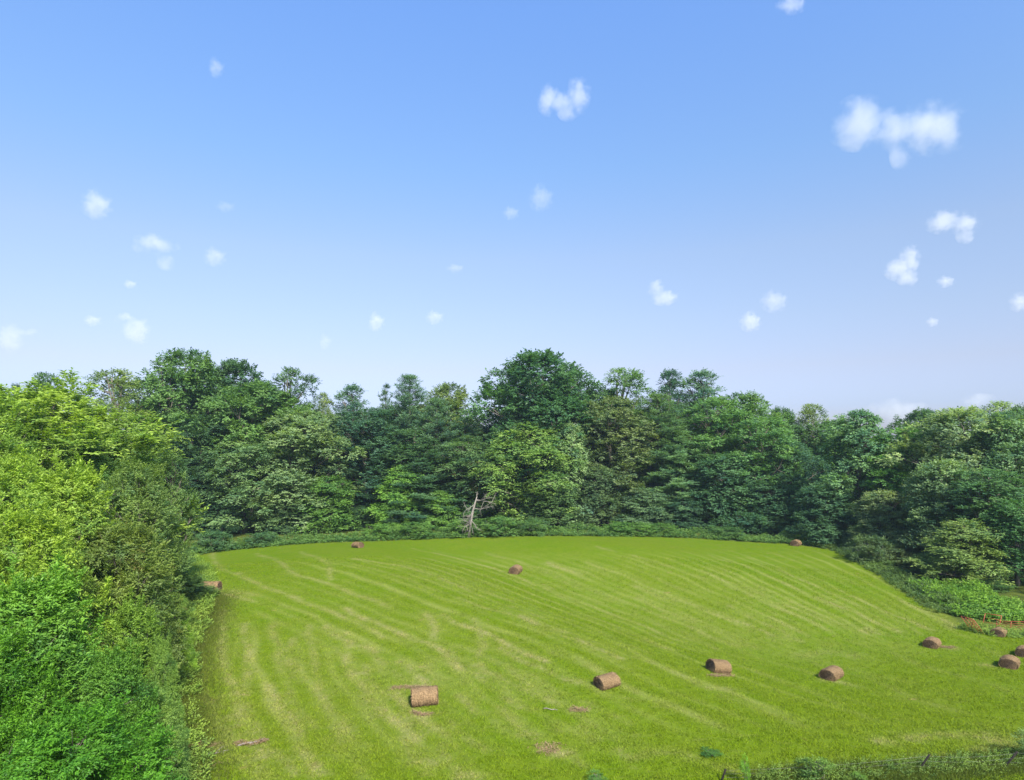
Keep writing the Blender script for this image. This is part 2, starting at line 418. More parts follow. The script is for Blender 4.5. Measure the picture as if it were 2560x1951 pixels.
# ------------------------------------------------------------------ shape helpers
class Tubes:
    def __init__(s): s.V = []; s.L = []; s.S = []; s.n = 0
    def add(s, P, r, k=6, cap=True):
        P = np.array(P, float); r = np.broadcast_to(np.array(r, float), (len(P),))
        Tn = np.gradient(P, axis=0); Tn /= np.linalg.norm(Tn, axis=1)[:, None] + 1e-9
        ref = np.array([0, 0, 1.]) if abs(Tn[0][2]) < .8 else np.array([1., 0, 0])
        a = np.cross(Tn, ref); a /= np.linalg.norm(a, axis=1)[:, None] + 1e-9; b = np.cross(Tn, a)
        th = np.arange(k) * 2 * np.pi / k
        ring = P[:, None] + r[:, None, None] * (np.cos(th)[None, :, None] * a[:, None] + np.sin(th)[None, :, None] * b[:, None])
        s.V.append(ring.reshape(-1, 3))
        for i in range(len(P) - 1):
            for j in range(k):
                j2 = (j + 1) % k
                s.L += [s.n + i * k + j, s.n + i * k + j2, s.n + (i + 1) * k + j2, s.n + (i + 1) * k + j]; s.S.append(4)
        if cap:
            s.L += [s.n + j for j in range(k)][::-1]; s.S.append(k)
            s.L += [s.n + (len(P) - 1) * k + j for j in range(k)]; s.S.append(k)
        s.n += len(P) * k
    def mesh(s, name, smooth=True): return mesh_from(name, np.concatenate(s.V), s.L, s.S, smooth=smooth)

def unit(v): return v / (np.linalg.norm(v, axis=-1, keepdims=True) + 1e-9)
def leaf_mesh(name, P, Tn, Nn, L, W, tint, fold=.25):
    """one folded diamond leaf per row: P base point, Tn leaf axis, Nn leaf normal"""
    Sd = unit(np.cross(Tn, Nn)); Nn = unit(np.cross(Sd, Tn))
    L = L[:, None]; W = W[:, None]
    a = P; c = P + Tn * L - Nn * L * .10
    m = P + Tn * L * .42
    b = m + Sd * W * .5 + Nn * W * fold; dd = m - Sd * W * .5 + Nn * W * fold
    V = np.stack([a, b, c, dd], 1).reshape(-1, 3)
    n = len(P)
    return mesh_from(name, V, np.arange(4 * n), np.full(n, 4), {'tint': np.repeat(tint, 4)})

def sprays(r, C, out, n_spray, lps, L, W, spread, up, droop, slen, ctint, flat=1.0):
    """leafy twigs scattered round the clump centres C (m,3), growing along out (m,3)"""
    m = len(C)
    o = r.normal(size=(m, n_spray, 3)); o = unit(o) * (r.random((m, n_spray, 1)) ** .45)
    start = C[:, None] + o * spread[:, None, None] * np.array([1, 1, flat])
    dr = unit(out[:, None] * .65 + o * .7 + np.array([0, 0, up]) + r.normal(size=o.shape) * .3)
    start = start.reshape(-1, 3); dr = dr.reshape(-1, 3); ns = len(start)
    ct = np.repeat(ctint, n_spray) + r.normal(size=ns) * .10
    sl = slen * r.uniform(.6, 1.3, ns)
    k = np.arange(lps); fr = (k + .5) / lps
    P = start[:, None] + dr[:, None] * (fr[None, :, None] * sl[:, None, None])
    P[:, :, 2] -= droop * (fr[None, :] ** 2) * sl[:, None]
    side = unit(np.cross(dr, np.array([0, 0, 1.]) + r.normal(size=dr.shape) * .15))
    sg = np.where(k % 2 == 0, 1., -1.)
    T = unit(dr[:, None] * .75 + side[:, None] * sg[None, :, None] * .8 + r.normal(size=P.shape) * .28 - np.array([0, 0, .28 * (droop > 0)]))
    Nn = unit(np.array([0, 0, .8]) + .75 * out.repeat(n_spray, 0)[:, None] + r.normal(size=P.shape) * .42)
    n = ns * lps
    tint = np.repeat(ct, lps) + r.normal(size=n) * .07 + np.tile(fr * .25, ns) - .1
    return P.reshape(-1, 3), T.reshape(-1, 3), Nn.reshape(-1, 3), L * r.uniform(.65, 1.25, n), W * r.uniform(.7, 1.2, n), np.clip(tint, 0, 1)

def shape_fn(kind):
    if kind == 'round': return lambda t: np.sqrt(np.clip(1 - ((t - .48) / .54) ** 2, 0, 1)) * .98 + .02
    if kind == 'oval': return lambda t: np.sqrt(np.clip(1 - ((t - .40) / .62) ** 2, 0, 1))
    if kind == 'cone': return lambda t: np.clip((1 - t), 0, 1) ** .62 * np.clip(.55 + 2 * t, 0, 1)
    if kind == 'wisp': return lambda t: .25 + .75 * np.sin(np.clip(t, 0, 1) * 3.0) ** 1.0
    if kind == 'edge': return lambda t: np.clip(1 - t, 0, 1) ** .48 * (.82 + .18 * np.sin(t * 9))
def broadleaf(name, seed, H, Rad, kind, base, n_lobe, lobe_r, n_clump, clump_r, n_spray, lps, L, W, up=.35, droop=.15, slen=.6, flat=.7, inner=.18, shoots=0):
    """returns crown mesh, trunk mesh (unscaled, standing at the origin)"""
    r = np.random.default_rng(seed)
    f = shape_fn(kind); z0 = base * H; hc = H - z0
    lob = []
    for i in range(n_lobe):
        t = (i + .5) / n_lobe; t = t ** .9
        a = i * 2.39996 + r.normal() * .35
        rr = Rad * f(np.array(t)) * r.uniform(.45, .78)
        lr = lobe_r * Rad * r.uniform(.72, 1.25)
        if t > .9: rr *= .4
        zc = min(z0 + t * hc, H - lr * .62)
        lob.append((rr * math.cos(a), rr * math.sin(a), max(zc, lr * .45), lr))
    lob = np.array(lob)
    w = lob[:, 3] ** 2; w /= w.sum()
    C = []; O = []; need = n_clump
    while len(C) < need:
        i = r.choice(len(lob), size=need, p=w)
        dn = unit(r.normal(size=(need, 3)) + np.array([0, 0, .25]))
        p = lob[i, :3] + dn * lob[i, 3:4] * r.uniform(.80, 1.06, (need, 1)) * np.array([1, 1, .74])
        dist = np.linalg.norm((p[:, None] - lob[None, :, :3]) / np.array([1, 1, .74]), axis=2) / lob[None, :, 3]
        ok = (dist.min(1) > .74) & (p[:, 2] > .25)
        for q, dd in zip(p[ok], dn[ok]): C.append(q); O.append(dd)
    C = np.array(C[:need]); O = np.array(O[:need])
    ni = int(n_clump * inner)
    C[:ni] = C[:ni] * np.array([.55, .55, 1]); O[:ni] = unit(O[:ni])
    ct = .42 + r.normal(size=need) * .13
    lt = r.normal(size=len(lob)) * .14
    near = np.linalg.norm(C[:, None] - lob[None, :, :3], axis=2).argmin(1)
    ct = ct + lt[near]
    cr = clump_r * r.uniform(.6, 1.35, need)
    P, T, Nn, LL, WW, ti = sprays(r, C, O, n_spray, lps, L, W, cr, up, droop, slen, ct, flat)
    if shoots:        # upright leafy shoots standing out of the boughs
        i = r.choice(len(lob), size=shoots, p=w); dn = unit(r.normal(size=(shoots, 3)) * np.array([1, 1, .5]) + np.array([0, 0, .6]))
        q0 = lob[i, :3] + dn * lob[i, 3:4] * np.array([1, 1, .74]) * .9; sd = unit(dn * .6 + np.array([0, 0, .9]) + r.normal(size=dn.shape) * .2)
        ln = r.uniform(.6, 1.7, shoots) * clump_r / .42; m = 7
        fr = np.tile(np.arange(m) / m, shoots); CC = np.repeat(q0, m, 0) + np.repeat(sd * ln[:, None], m, 0) * fr[:, None]
        ok = np.linalg.norm((CC[:, None] - lob[None, :, :3]) / np.array([1, 1, .74]), axis=2).min(1) > 0
        S2 = sprays(r, CC, np.repeat(sd, m, 0), 4, lps, L * 1.1, W, .16 * (1.2 - fr) * clump_r / .42 + .02, up, droop, slen * .65, np.repeat(.62 + r.normal(size=shoots) * .12, m), 1.0)
        P, T, Nn, LL, WW, ti = [np.concatenate([a_, b_]) for a_, b_ in zip((P, T, Nn, LL, WW, ti), S2)]
    k = P[:, 2] > .05
    crown = leaf_mesh(name + '_crown', P[k], T[k], Nn[k], LL[k], WW[k], ti[k])
    tb = Tubes(); tr = .019 * H + .03
    bend = r.normal(size=2) * .02 * H
    zs = np.linspace(-.25, H * .8, 9); sx = (zs / H) ** 2
    axis = np.stack([bend[0] * sx * 2 + .03 * np.sin(zs), bend[1] * sx * 2, zs], 1)
    tb.add(axis, np.linspace(tr, tr * .22, 9), 7)
    for l in lob:
        zz = max(.15 * H, l[2] - .35 * math.hypot(l[0], l[1]) - .1 * H); zz = min(zz, .76 * H)
        s = np.array([np.interp(zz, zs, axis[:, 0]), np.interp(zz, zs, axis[:, 1]), zz]); e = l[:3]
        mid = (s + e) / 2 + np.array([0, 0, -.04 * H]); q = np.array([s, mid * .7 + (s) * .15 + e * .15, mid * .3 + e * .6 + s * .1, e])
        tb.add(q, [tr * .42, tr * .3, tr * .2, tr * .08], 5, False)
        for _ in range(3):
            d2 = unit(r.normal(size=3) + np.array([0, 0, .3])); e2 = e + d2 * l[3] * .85
            tb.add([q[2], (q[2] + e2) / 2 + r.normal(size=3) * .1, e2], [tr * .16, tr * .1, .012], 4, False)
    return crown, tb.mesh(name + '_trunk'), H, Rad
def pine(name, seed, H, Rad, n_lev=26, sparse=1.0):
    r = np.random.default_rng(seed); tb = Tubes(); tr = .017 * H
    zs = np.linspace(-.25, H * .985, 10); tb.add(np.stack([0 * zs, 0 * zs, zs], 1), np.linspace(tr, .03, 10), 7)
    C = []; O = []; CT = []
    for k in range(n_lev):
        t = k / (n_lev - 1); z = H * (.10 + .88 * t)
        nb = 5 if t < .85 else 4
        a0 = r.uniform(0, 6.28)
        for j in range(nb):
            if r.random() > sparse: continue
            a = a0 + j * 6.283 / nb + r.normal() * .25
            ln = Rad * (1 - t) ** .72 * (.55 + .45 * min(1, t * 4 + .5)) * r.uniform(.6, 1.15) + .35
            el = .10 + .75 * t + r.normal() * .08
            dx = np.array([math.cos(a), math.sin(a), 0])
            q = np.array([np.array([0, 0, z]) + dx * ln * s + np.array([0, 0, ln * (el * s * .55 + .18 * s * s)]) for s in (0, .4, .75, 1)])
            tb.add(q, [tr * .3 * (1 - t * .7), tr * .2 * (1 - t * .7), .02, .01], 4, False)
            nc = max(2, int(ln / .42)); ct = .42 + r.normal() * .16
            for s in np.linspace(.28, 1.0, nc):
                sd = np.array([-dx[1], dx[0], 0]) * r.normal() * .28 * ln * (1.1 - s)
                C.append(np.array([0, 0, z]) + dx * ln * s + sd + np.array([0, 0, ln * (el * s * .55 + .18 * s * s)])); O.append(unit(dx + np.array([0, 0, .35 + el]))); CT.append(ct)
    C = np.array(C); O = np.array(O)
    P, T, Nn, LL, WW, ti = sprays(r, C, O, 11, 6, .34, .075, np.full(len(C), .42), .35, 0, .42, np.array(CT), .38)
    return leaf_mesh(name + '_crown', P, T, Nn, LL, WW, ti, .1), tb.mesh(name + '_trunk'), H, Rad

PROTO = {}
def P_(key, val): PROTO[key] = val
P_('round1', broadleaf('round_tree', 11, 18, 6.0, 'round', .10, 26, .36, 900, .66, 12, 5, .31, .18, shoots=12))
P_('round2', broadleaf('round_tree', 12, 18, 6.0, 'round', .06, 30, .31, 900, .60, 11, 5, .30, .17, up=.4, shoots=14))
P_('oval1', broadleaf('oval_tree', 13, 20, 5.0, 'oval', .05, 30, .33, 560, .55, 11, 5, .30, .16, up=.5))
P_('oval2', broadleaf('oval_tree', 14, 18, 5.0, 'oval', .04, 34, .27, 560, .5, 11, 5, .28, .14, up=.2, droop=.5, slen=.8))
P_('cone1', broadleaf('conical_tree', 15, 18, 7.0, 'cone', .03, 44, .22, 720, .55, 11, 5, .30, .16, up=.15, droop=.3, flat=.42))
P_('edge1', broadleaf('edge_tree', 16, 14, 6.0, 'edge', .03, 32, .28, 620, .58, 11, 5, .29, .16, up=.3))
P_('young', broadleaf('young_tree', 17, 9, 3.6, 'edge', .04, 20, .30, 330, .5, 12, 5, .27, .12, up=.25, droop=.35, flat=.5))
P_('wisp', broadleaf('wispy_tree', 18, 18, 3.0, 'wisp', .30, 20, .26, 260, .45, 9, 5, .27, .12, up=.9, inner=.05))
P_('sparse', broadleaf('open_tree', 19, 18, 5.0, 'round', .25, 24, .22, 300, .5, 10, 5, .27, .13, up=.5, inner=.03))
P_('pine1', pine('pine_tree', 21, 20, 4.6)); P_('pine2', pine('pine_tree', 22, 18, 4.0, 24, .8)); P_('pine3', pine('pine_tree', 23, 18, 3.0, 20, .5))
P_('near1', broadleaf('near_tree', 31, 10, 4.2, 'edge', .02, 30, .25, 700, .42, 15, 8, .165, .064, shoots=120, up=.55, droop=.25, slen=.55, flat=.8))
P_('near2', broadleaf('near_tree', 32, 10, 4.2, 'round', .03, 32, .26, 680, .45, 14, 8, .175, .060, shoots=90, up=.4, droop=.45, slen=.62, flat=.7))
P_('near3', broadleaf('near_tree', 33, 16, 6.0, 'round', .02, 40, .25, 740, .60, 12, 8, .25, .10, shoots=70, up=.6, droop=.2, slen=.75, flat=.7))
P_('weed', broadleaf('weed', 43, 1.6, .8, 'wisp', .05, 9, .34, 46, .14, 7, 5, .12, .05, up=1.1, slen=.26, inner=.05))
P_('bush', broadleaf('bush', 41, 2.2, 1.6, 'round', .08, 12, .38, 130, .22, 10, 6, .13, .06, up=.6, slen=.3))
print('protos', round(time.time() - T0, 1))

def tree(u, vtop, wu, D, key, col, label, cat='tree', name='tree', group=None, lean=0, mat=None, vbase=None):
    """a tree whose top and width were read on the photograph and which stands D metres away"""
    crown, trunk, H, Rad = PROTO[key]
    if D < 58 and u < 420 and wu > 100: u -= .12 * wu; wu *= 1.24
    X = xat(u, D); zb = Z(X, D)
    h = zat(vtop, D) - zb; w = wu / FU * D * (1.30 if D > 95 else 1.15 if D > 60 else 1.06)
    root = thing(name, label, cat, (X, D, zb - .02), random.uniform(0, 6.28), group)
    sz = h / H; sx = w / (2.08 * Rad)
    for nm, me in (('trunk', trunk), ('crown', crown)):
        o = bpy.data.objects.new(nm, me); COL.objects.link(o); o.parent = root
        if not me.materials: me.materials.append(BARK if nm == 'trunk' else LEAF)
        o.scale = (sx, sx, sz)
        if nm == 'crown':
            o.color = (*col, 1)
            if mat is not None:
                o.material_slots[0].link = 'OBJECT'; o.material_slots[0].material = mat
    if lean: root.rotation_euler = (0, lean, 0)
    return root

# leaf colours
DK = (.034, .066, .026); DKB = (.030, .064, .036); MID = (.050, .092, .028); BRT = (.085, .165, .025); OLV = (.072, .100, .030)
GRY = (.082, .118, .052); YEL = (.105, .160, .032); PIN = (.050, .090, .052); BLU = (.055, .098, .060); LIM = (.150, .230, .020)

TREES = [
 # skyline, left to right
 (35,832,60,118,'pine2',DK,'small dark pointed evergreen at the left end of the skyline'),
 (100,812,120,100,'sparse',DK,'dark ragged treetop rising behind the big yellow-green tree'),
 (245,803,190,106,'sparse',OLV,'open-crowned olive tree on the skyline with sky showing through it'),
 (400,770,185,112,'round2',MID,'tallest round treetop left of the middle, above the yellow-green trees'),
 (500,792,150,120,'round1',DK,'dark rounded treetop just right of the tallest left treetop'),
 (618,800,135,118,'sparse',DK,'dark tree with a pointed ragged top between two low gaps of sky'),
 (560,838,190,114,'round1',MID,'broad dark dome below the skyline left of the ragged pointed top'),
 (692,852,70,128,'sparse',OLV,'thin see-through treetop in the low gap of the left skyline'),
 (757,838,80,126,'wisp',PIN,'slender sapling top standing alone in the low gap of the skyline'),
 (830,832,60,128,'pine3',DK,'sparse bare-tipped little conifer poking up left of the bluish pine'),
 (882,812,150,126,'pine1',PIN,'bluish pine with a brown cone-laden tip on the middle skyline'),
 (965,838,120,128,'round2',OLV,'olive round treetop just right of the bluish pine'),
 (1155,776,225,124,'round1',(.032,.070,.026),'tallest tree of the wood, big dark dome at the middle of the skyline'),
 (1215,800,120,130,'round2',DK,'dark shoulder of foliage on the right side of the tallest dome'),
 (1338,802,170,128,'sparse',MID,'airy green treetop right of the tallest dome'),
 (1300,850,150,130,'round2',DK,'dark tree filling the gap under the airy green treetop'),
 (1438,808,80,130,'wisp',DKB,'narrow upright wispy treetop, first of the two feathery ones'),
 (1508,808,110,130,'wisp',BLU,'narrow upright bluish treetop, second of the two feathery ones'),
 (1600,858,160,126,'round2',MID,'rounded treetop with a ragged rim where the skyline steps down'),
 (1680,888,90,128,'round2',DK,'small dark treetop in the dip of the right skyline'),
 (1748,876,105,128,'sparse',OLV,'small leaning olive treetop in the dip of the right skyline'),
 (1800,915,120,122,'round1',MID,'low green treetop just left of the big layered maple'),
 (1990,893,130,112,'round1',DK,'dark treetop behind the bright narrow tree on the right skyline'),
 (2140,872,150,104,'sparse',GRY,'highest ragged treetop near the right edge of the skyline'),
 (2215,884,120,100,'round2',DK,'dark treetop at the right end of the skyline'),
 # middle layer
 (440,905,150,108,'round1',(.022,.046,.020),'very dark tree in shade behind the drooping grey-green tree'),
 (490,893,130,116,'round2',DK,'dark green crown under the tallest left treetop'),
 (648,896,195,113,'round1',GRY,'large pale grey-green tree with a billowing crown'),
 (525,945,165,108,'oval2',(.085,.130,.052),'drooping grey-green tree at the left end of the wood edge'),
 (380,980,130,104,'round2',(.026,.052,.022),'dark tree partly hidden by the near yellow-green trees'),
 (790,885,165,119,'oval1',DKB,'dark blue-green tree right of the pale billowing tree'),
 (880,930,150,118,'oval1',DK,'dark dense tree behind the bright young tree'),
 (940,862,150,122,'pine1',BLU,'bluish pine with plumed boughs in the middle of the wood'),
 (1000,900,120,121,'pine2',PIN,'shorter pine right of the plumed bluish one'),
 (900,960,190,116,'pine2',(.042,.082,.040),'low spreading pine above the bright young trees'),
 (1108,872,150,121,'pine1',(.058,.105,.055),'soft pale pine in front of the tallest dome'),
 (1000,945,170,117,'oval2',(.048,.085,.034),'green tree with rusty brown boughs above the dead snag'),
 (1142,918,185,114,'oval2',(.092,.142,.036),'light yellow-green tree at the middle of the wood edge'),
 (1225,922,130,115,'edge1',(.095,.140,.068),'pale tree with a brown patch beside the light yellow-green tree'),
 (1318,862,170,118,'oval1',(.066,.088,.036),'brownish olive tree right of the middle of the wood'),
 (1415,852,190,121,'pine1',(.055,.095,.040),'tall pine with long layered boughs right of the olive tree'),
 (1470,930,150,116,'pine1',(.080,.135,.062),'pine with flat light boughs reaching over the field side'),
 (1535,862,165,119,'oval1',(.055,.105,.030),'bright-topped green tree left of the skyline step'),
 (1640,905,150,113,'oval1',(.058,.112,.036),'upright green tree with a lit top at the right end of the far wood'),
 (1560,985,180,112,'edge1',(.034,.072,.034),'dense dark green tree low in the right part of the far wood'),
 (1700,960,130,114,'round2',DKB,'dark tree in the shaded corner behind the layered maple'),
 (1650,1040,150,110,'edge1',(.036,.076,.036),'low dark tree at the field corner next to the layered maple'),
 # low trees along the wood edge
 (705,1030,140,110,'young',(.060,.112,.026),'bright green young tree right of the drooping grey-green tree'),
 (608,1085,100,108,'young',(.052,.088,.040),'small bluish tree low at the wood edge on the left'),
 (480,1060,130,106,'edge1',(.030,.060,.026),'low dark tree at the left end of the wood edge'),
 (862,1008,112,112,'young',(.075,.140,.026),'bright lime-green young tree left of the dead snag'),
 (945,1060,110,112,'young',(.068,.125,.028),'lower bright green young tree beside the dead snag'),
 (790,1090,90,113,'young',DK,'small dark tree between the two bright young trees'),
 (1060,1090,90,116,'young',(.036,.068,.026),'small dark tree right behind the dead snag'),
 (1180,1040,150,112,'edge1',(.060,.100,.036),'low leafy tree at the foot of the light yellow-green tree'),
 (1290,1010,130,113,'edge1',(.050,.078,.034),'muted green tree under the brownish olive tree'),
 (1385,1055,130,111,'young',(.055,.090,.045),'low grey-green tree under the layered pine'),
 (1470,1075,110,111,'young',(.030,.062,.034),'small dark tree under the layered pine'),
 # right-hand wood, coming nearer
 (1848,893,215,97,'cone1',(.066,.118,.052),'big layered maple shaped like a broad dome right of the far wood'),
 (1770,1050,150,96,'edge1',(.034,.070,.034),'dark skirt of foliage at the left foot of the layered maple'),
 (1958,925,175,93,'oval1',(.075,.150,.036),'bright green narrow tree between the layered maple and the grey-olive tree'),
 (2068,893,240,86,'round1',(.110,.145,.066),'big grey-olive tree with a billowing crown on the right slope'),
 (2175,900,210,80,'round2',(.062,.105,.046),'big green tree at the right edge of the photo'),
 (1905,1062,165,88,'edge1',(.098,.128,.058),'low pale olive tree at the corner of the right slope'),
 (2030,1000,200,79,'edge1',(.080,.120,.054),'grey-green tree in the middle of the right slope'),
 (2130,1015,190,74,'oval1',(.044,.088,.034),'dark leafy tree above the yellowish shrub tree'),
 (2075,1125,180,70,'young',(.085,.120,.036),'small shrub tree with yellowish boughs over the bright vines'),
 (2190,1085,190,69,'edge1',(.036,.080,.026),'dark green tree behind the orange panels'),
 (1975,1140,140,80,'young',(.050,.072,.032),'small dull green tree at the foot of the right slope'),
 (1795,1120,95,97,'edge1',(.048,.084,.034),'small dark shrub tree at the field corner below the layered maple'),
 (1862,1135,100,88,'edge1',(.066,.096,.042),'grey-green shrub tree reaching down to the field edge under the pale olive tree'),
 (1935,1175,110,80,'young',(.062,.086,.034),'dull shrub tree low on the right slope above the start of the vines'),
 (2010,1215,110,74,'edge1',(.058,.094,.030),'green shrub tree right above the upper end of the vines'),
 (2110,1240,130,69,'young',(.046,.086,.026),'dark shrub tree low behind the bright vines'),
 # near left
 (150,858,440,56,'near3',(.100,.145,.026),'biggest near tree on the left, yellow-green and taller than the horizon'),
 (235,950,190,54,'near3',(.062,.108,.024),'dark green tree on the right flank of the biggest near tree'),
 (312,1015,165,50,'near3',(.070,.105,.028),'tree with thin boughs reaching over the field edge on the left'),
 (0,905,240,48,'near3',(.096,.145,.024),'yellow-green tree at the left edge behind the lime shrub trees'),
 (352,1180,190,56,'near1',(.038,.068,.020),'dark spreading shrub tree beside the half-hidden hay bale'),
 (40,1010,220,38,'near2',(.108,.160,.022),'lime-green tree at the left edge halfway up the photo'),
 (170,1045,260,36,'near1',(.104,.154,.024),'lime-green tree with upright tips in front of the biggest near tree'),
 (280,1150,230,36,'near2',(.074,.102,.024),'olive tree with reddish leaves beside the field'),
 (90,1130,260,30,'near2',(.108,.158,.020),'bright yellow-green shrub tree low on the left'),
 (310,1320,150,31,'near1',(.072,.120,.018),'green shrub overhanging the field edge on the left'),
 (110,1280,330,24,'near1',(.062,.128,.018),'nearest leafy tree at the bottom left, fresh green with upright tips'),
 (0,1400,240,21,'near2',(.048,.112,.010),'deep green shrub in the bottom left corner'),
 (270,1440,210,24,'near1',(.044,.096,.014),'dark green shrub right of the nearest leafy tree'),
 (330,1490,130,26,'near2',(.080,.130,.030),'small light green shrub at the field edge near the bottom left'),
 (372,985,120,60,'sparse',(.062,.100,.030),'thin airy tree reaching over the left end of the far undergrowth'),
 (350,1400,90,30,'near1',(.075,.125,.024),'small bushy shrub jutting into the left side of the field'),
 (375,1285,80,50,'near2',(.085,.130,.026),'slender shrub between the half-hidden bale and the overhanging green shrub'),
 (395,1345,62,42,'near1',(.100,.160,.020),'low yellow-tipped shrub on the left field edge'),
 (365,1560,80,30,'near2',(.060,.110,.026),'low weedy shrub at the left edge of the field near the fallen sticks'),
 (372,1640,90,27,'near1',(.070,.125,.030),'grey-green shrub on the field edge at the bottom left'),
 (200,1560,330,20,'near2',(.042,.108,.010),'low vivid green shrub at the bottom left'),
]
RED = ('rusty', 'reddish')
for a in TREES:
    u, vt, wu, D, key, col, label = a
    nm = 'pine_tree' if key.startswith('pine') else ('shrub' if 'shrub' in label and 'tree' not in label else 'tree')
    tree(u, vt, wu, D, key, col, label, 'shrub' if nm == 'shrub' else 'tree', nm,
         mat=LEAF_RED if any(k in label for k in RED) else None)
# trees deeper in the wood: nothing tells them apart
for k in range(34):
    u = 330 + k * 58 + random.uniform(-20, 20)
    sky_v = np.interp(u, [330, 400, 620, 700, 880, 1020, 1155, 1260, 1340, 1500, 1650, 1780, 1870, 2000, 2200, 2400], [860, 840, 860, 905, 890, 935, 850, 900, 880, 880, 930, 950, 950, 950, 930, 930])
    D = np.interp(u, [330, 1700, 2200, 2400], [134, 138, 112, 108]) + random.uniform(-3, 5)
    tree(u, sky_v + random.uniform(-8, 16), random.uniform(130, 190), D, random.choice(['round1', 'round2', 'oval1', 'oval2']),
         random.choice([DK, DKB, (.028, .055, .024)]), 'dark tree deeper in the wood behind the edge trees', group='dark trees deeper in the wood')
print('trees', round(time.time() - T0, 1))

# ------------------------------------------------------------------ undergrowth, vines, weeds
def strip(name, label_kind, pts, back, hmax, dens, col, L, W, seed, tall=.5, lps=6, mat=LEAF, off=0.0):
    """a band of leafy growth along a line read on the photograph, reaching 'back' metres behind it"""
    r = np.random.default_rng(seed)
    Wp = np.array([ground_at(u, v)[:2] for u, v in pts])
    seg = np.hypot(*np.diff(Wp, axis=0).T); cum = np.concatenate([[0], np.cumsum(seg)])
    n = int(cum[-1] * back * dens)
    q = r.uniform(0, cum[-1], n)
    x = np.interp(q, cum, Wp[:, 0]); y = np.interp(q, cum, Wp[:, 1])
    dx = np.interp(q, (cum[1:] + cum[:-1]) / 2, np.diff(Wp[:, 0]) / seg); dy = np.interp(q, (cum[1:] + cum[:-1]) / 2, np.diff(Wp[:, 1]) / seg)
    s = r.uniform(0, 1, n) ** .8 * back + off
    x = x - dy * s; y = y + dx * s
    lump = .5 + .5 * np.sin(q * .55 + 2.3 * np.sin(q * .19)) * np.cos(q * .23 + s * .8)
    hm = hmax * (.22 + .78 * np.clip(s / back * 1.6, 0, 1)) * (.30 + .75 * lump + .25 * np.sin(q * 2.1 + 2 * s) * np.sin(s * 2.3))
    z = zt(x, y) + hm * r.uniform(.15, 1, n) ** .6
    C = np.stack([x, y, z], 1); out = unit(np.stack([dy * .7, -dx * .7, np.full(n, .8)], 1) + r.normal(size=(n, 3)) * .4)
    ct = .45 + .25 * np.sin(q * .6) * np.sin(q * .23 + s) + r.normal(size=n) * .12
    P, T, Nn, LL, WW, ti = sprays(r, C, out, 5, lps, L, W, np.full(n, .28), tall, .2, .4, ct, .8)
    me = leaf_mesh(name, P, T, Nn, LL, WW, ti)
    o = link(name, me, mat, kind='stuff'); o.color = (*col, 1)
    if label_kind: o['label'] = label_kind[0]; o['category'] = label_kind[1]
    return o
strip('undergrowth', ('low green undergrowth along the foot of the far wood', 'undergrowth'),
      [(1740,1174),(1700,1171),(1500,1159),(1300,1155),(1100,1155),(900,1160),(700,1168),(560,1178),(470,1187),(390,1200)][::-1], 3.6, 1.5, 7.5, (.046, .084, .022), .24, .10, 51, off=-.7)
strip('undergrowth', ('weedy undergrowth along the foot of the right slope', 'undergrowth'),
      [(1740,1174),(1800,1184),(1860,1214),(1950,1268),(2030,1322)], 3.0, 1.0, 9.0, (.046, .074, .022), .20, .08, 52, off=-.9)
strip('vines', ('bright green vines sprawling behind the orange panels', 'vines'),
      [(1940,1262),(1990,1294),(2050,1330),(2120,1342),(2204,1350),(2330,1362)], 6.5, 1.2, 14.0, (.066, .120, .016), .22, .12, 53, off=.6)
strip('weeds', ('knee-high weeds growing up through the orange panels', 'weeds'), [(2070,1352),(2130,1366),(2260,1374)], 1.2, .7, 22, (.075, .115, .022), .14, .06, 55, off=-.6)
strip('undergrowth', ('rough weeds along the left edge of the field', 'undergrowth'),
      [(360,1900),(385,1680),(372,1560),(375,1460),(392,1390),(425,1320),(440,1270),(425,1225),(400,1200)], 5.0, .8, 11.0, (.100, .145, .026), .17, .06, 54, off=-1.3)
BUSHES = [(560,1178,1150,70,(.045,.085,.035),'small bush at the left end of the far wood edge'),
 (455,1190,1150,80,(.048,.088,.036),'bush beside the near trees at the far left corner of the field'),
 (820,1163,1132,75,(.070,.125,.026),'light green bush under the lime-green young tree'),
 (900,1161,1128,70,(.060,.110,.026),'green bush between the lime young tree and the dead snag'),
 (1000,1158,1122,75,(.068,.120,.028),'bush at the foot of the dead snag'),
 (1070,1157,1118,90,(.062,.112,.030),'broad green bush right of the dead snag'),
 (1145,1156,1124,80,(.050,.090,.026),'dull green bush under the light yellow-green tree'),
 (1340,1155,1128,90,(.055,.105,.022),'green bush under the muted green tree'),
 (1420,1157,1130,60,(.050,.095,.022),'small bush under the layered pine'),
 (1560,1163,1138,70,(.042,.080,.024),'small bush at the right part of the far wood edge'),
 (1870,1216,1160,80,(.050,.075,.030),'dull bush at the corner where the right slope begins')]
for u, vb, vt, wu, col, label in BUSHES:
    g = ground_at(u, vb - 3)
    tree(u, vt, wu, g.y, 'bush', col, label, 'bush', 'bush')

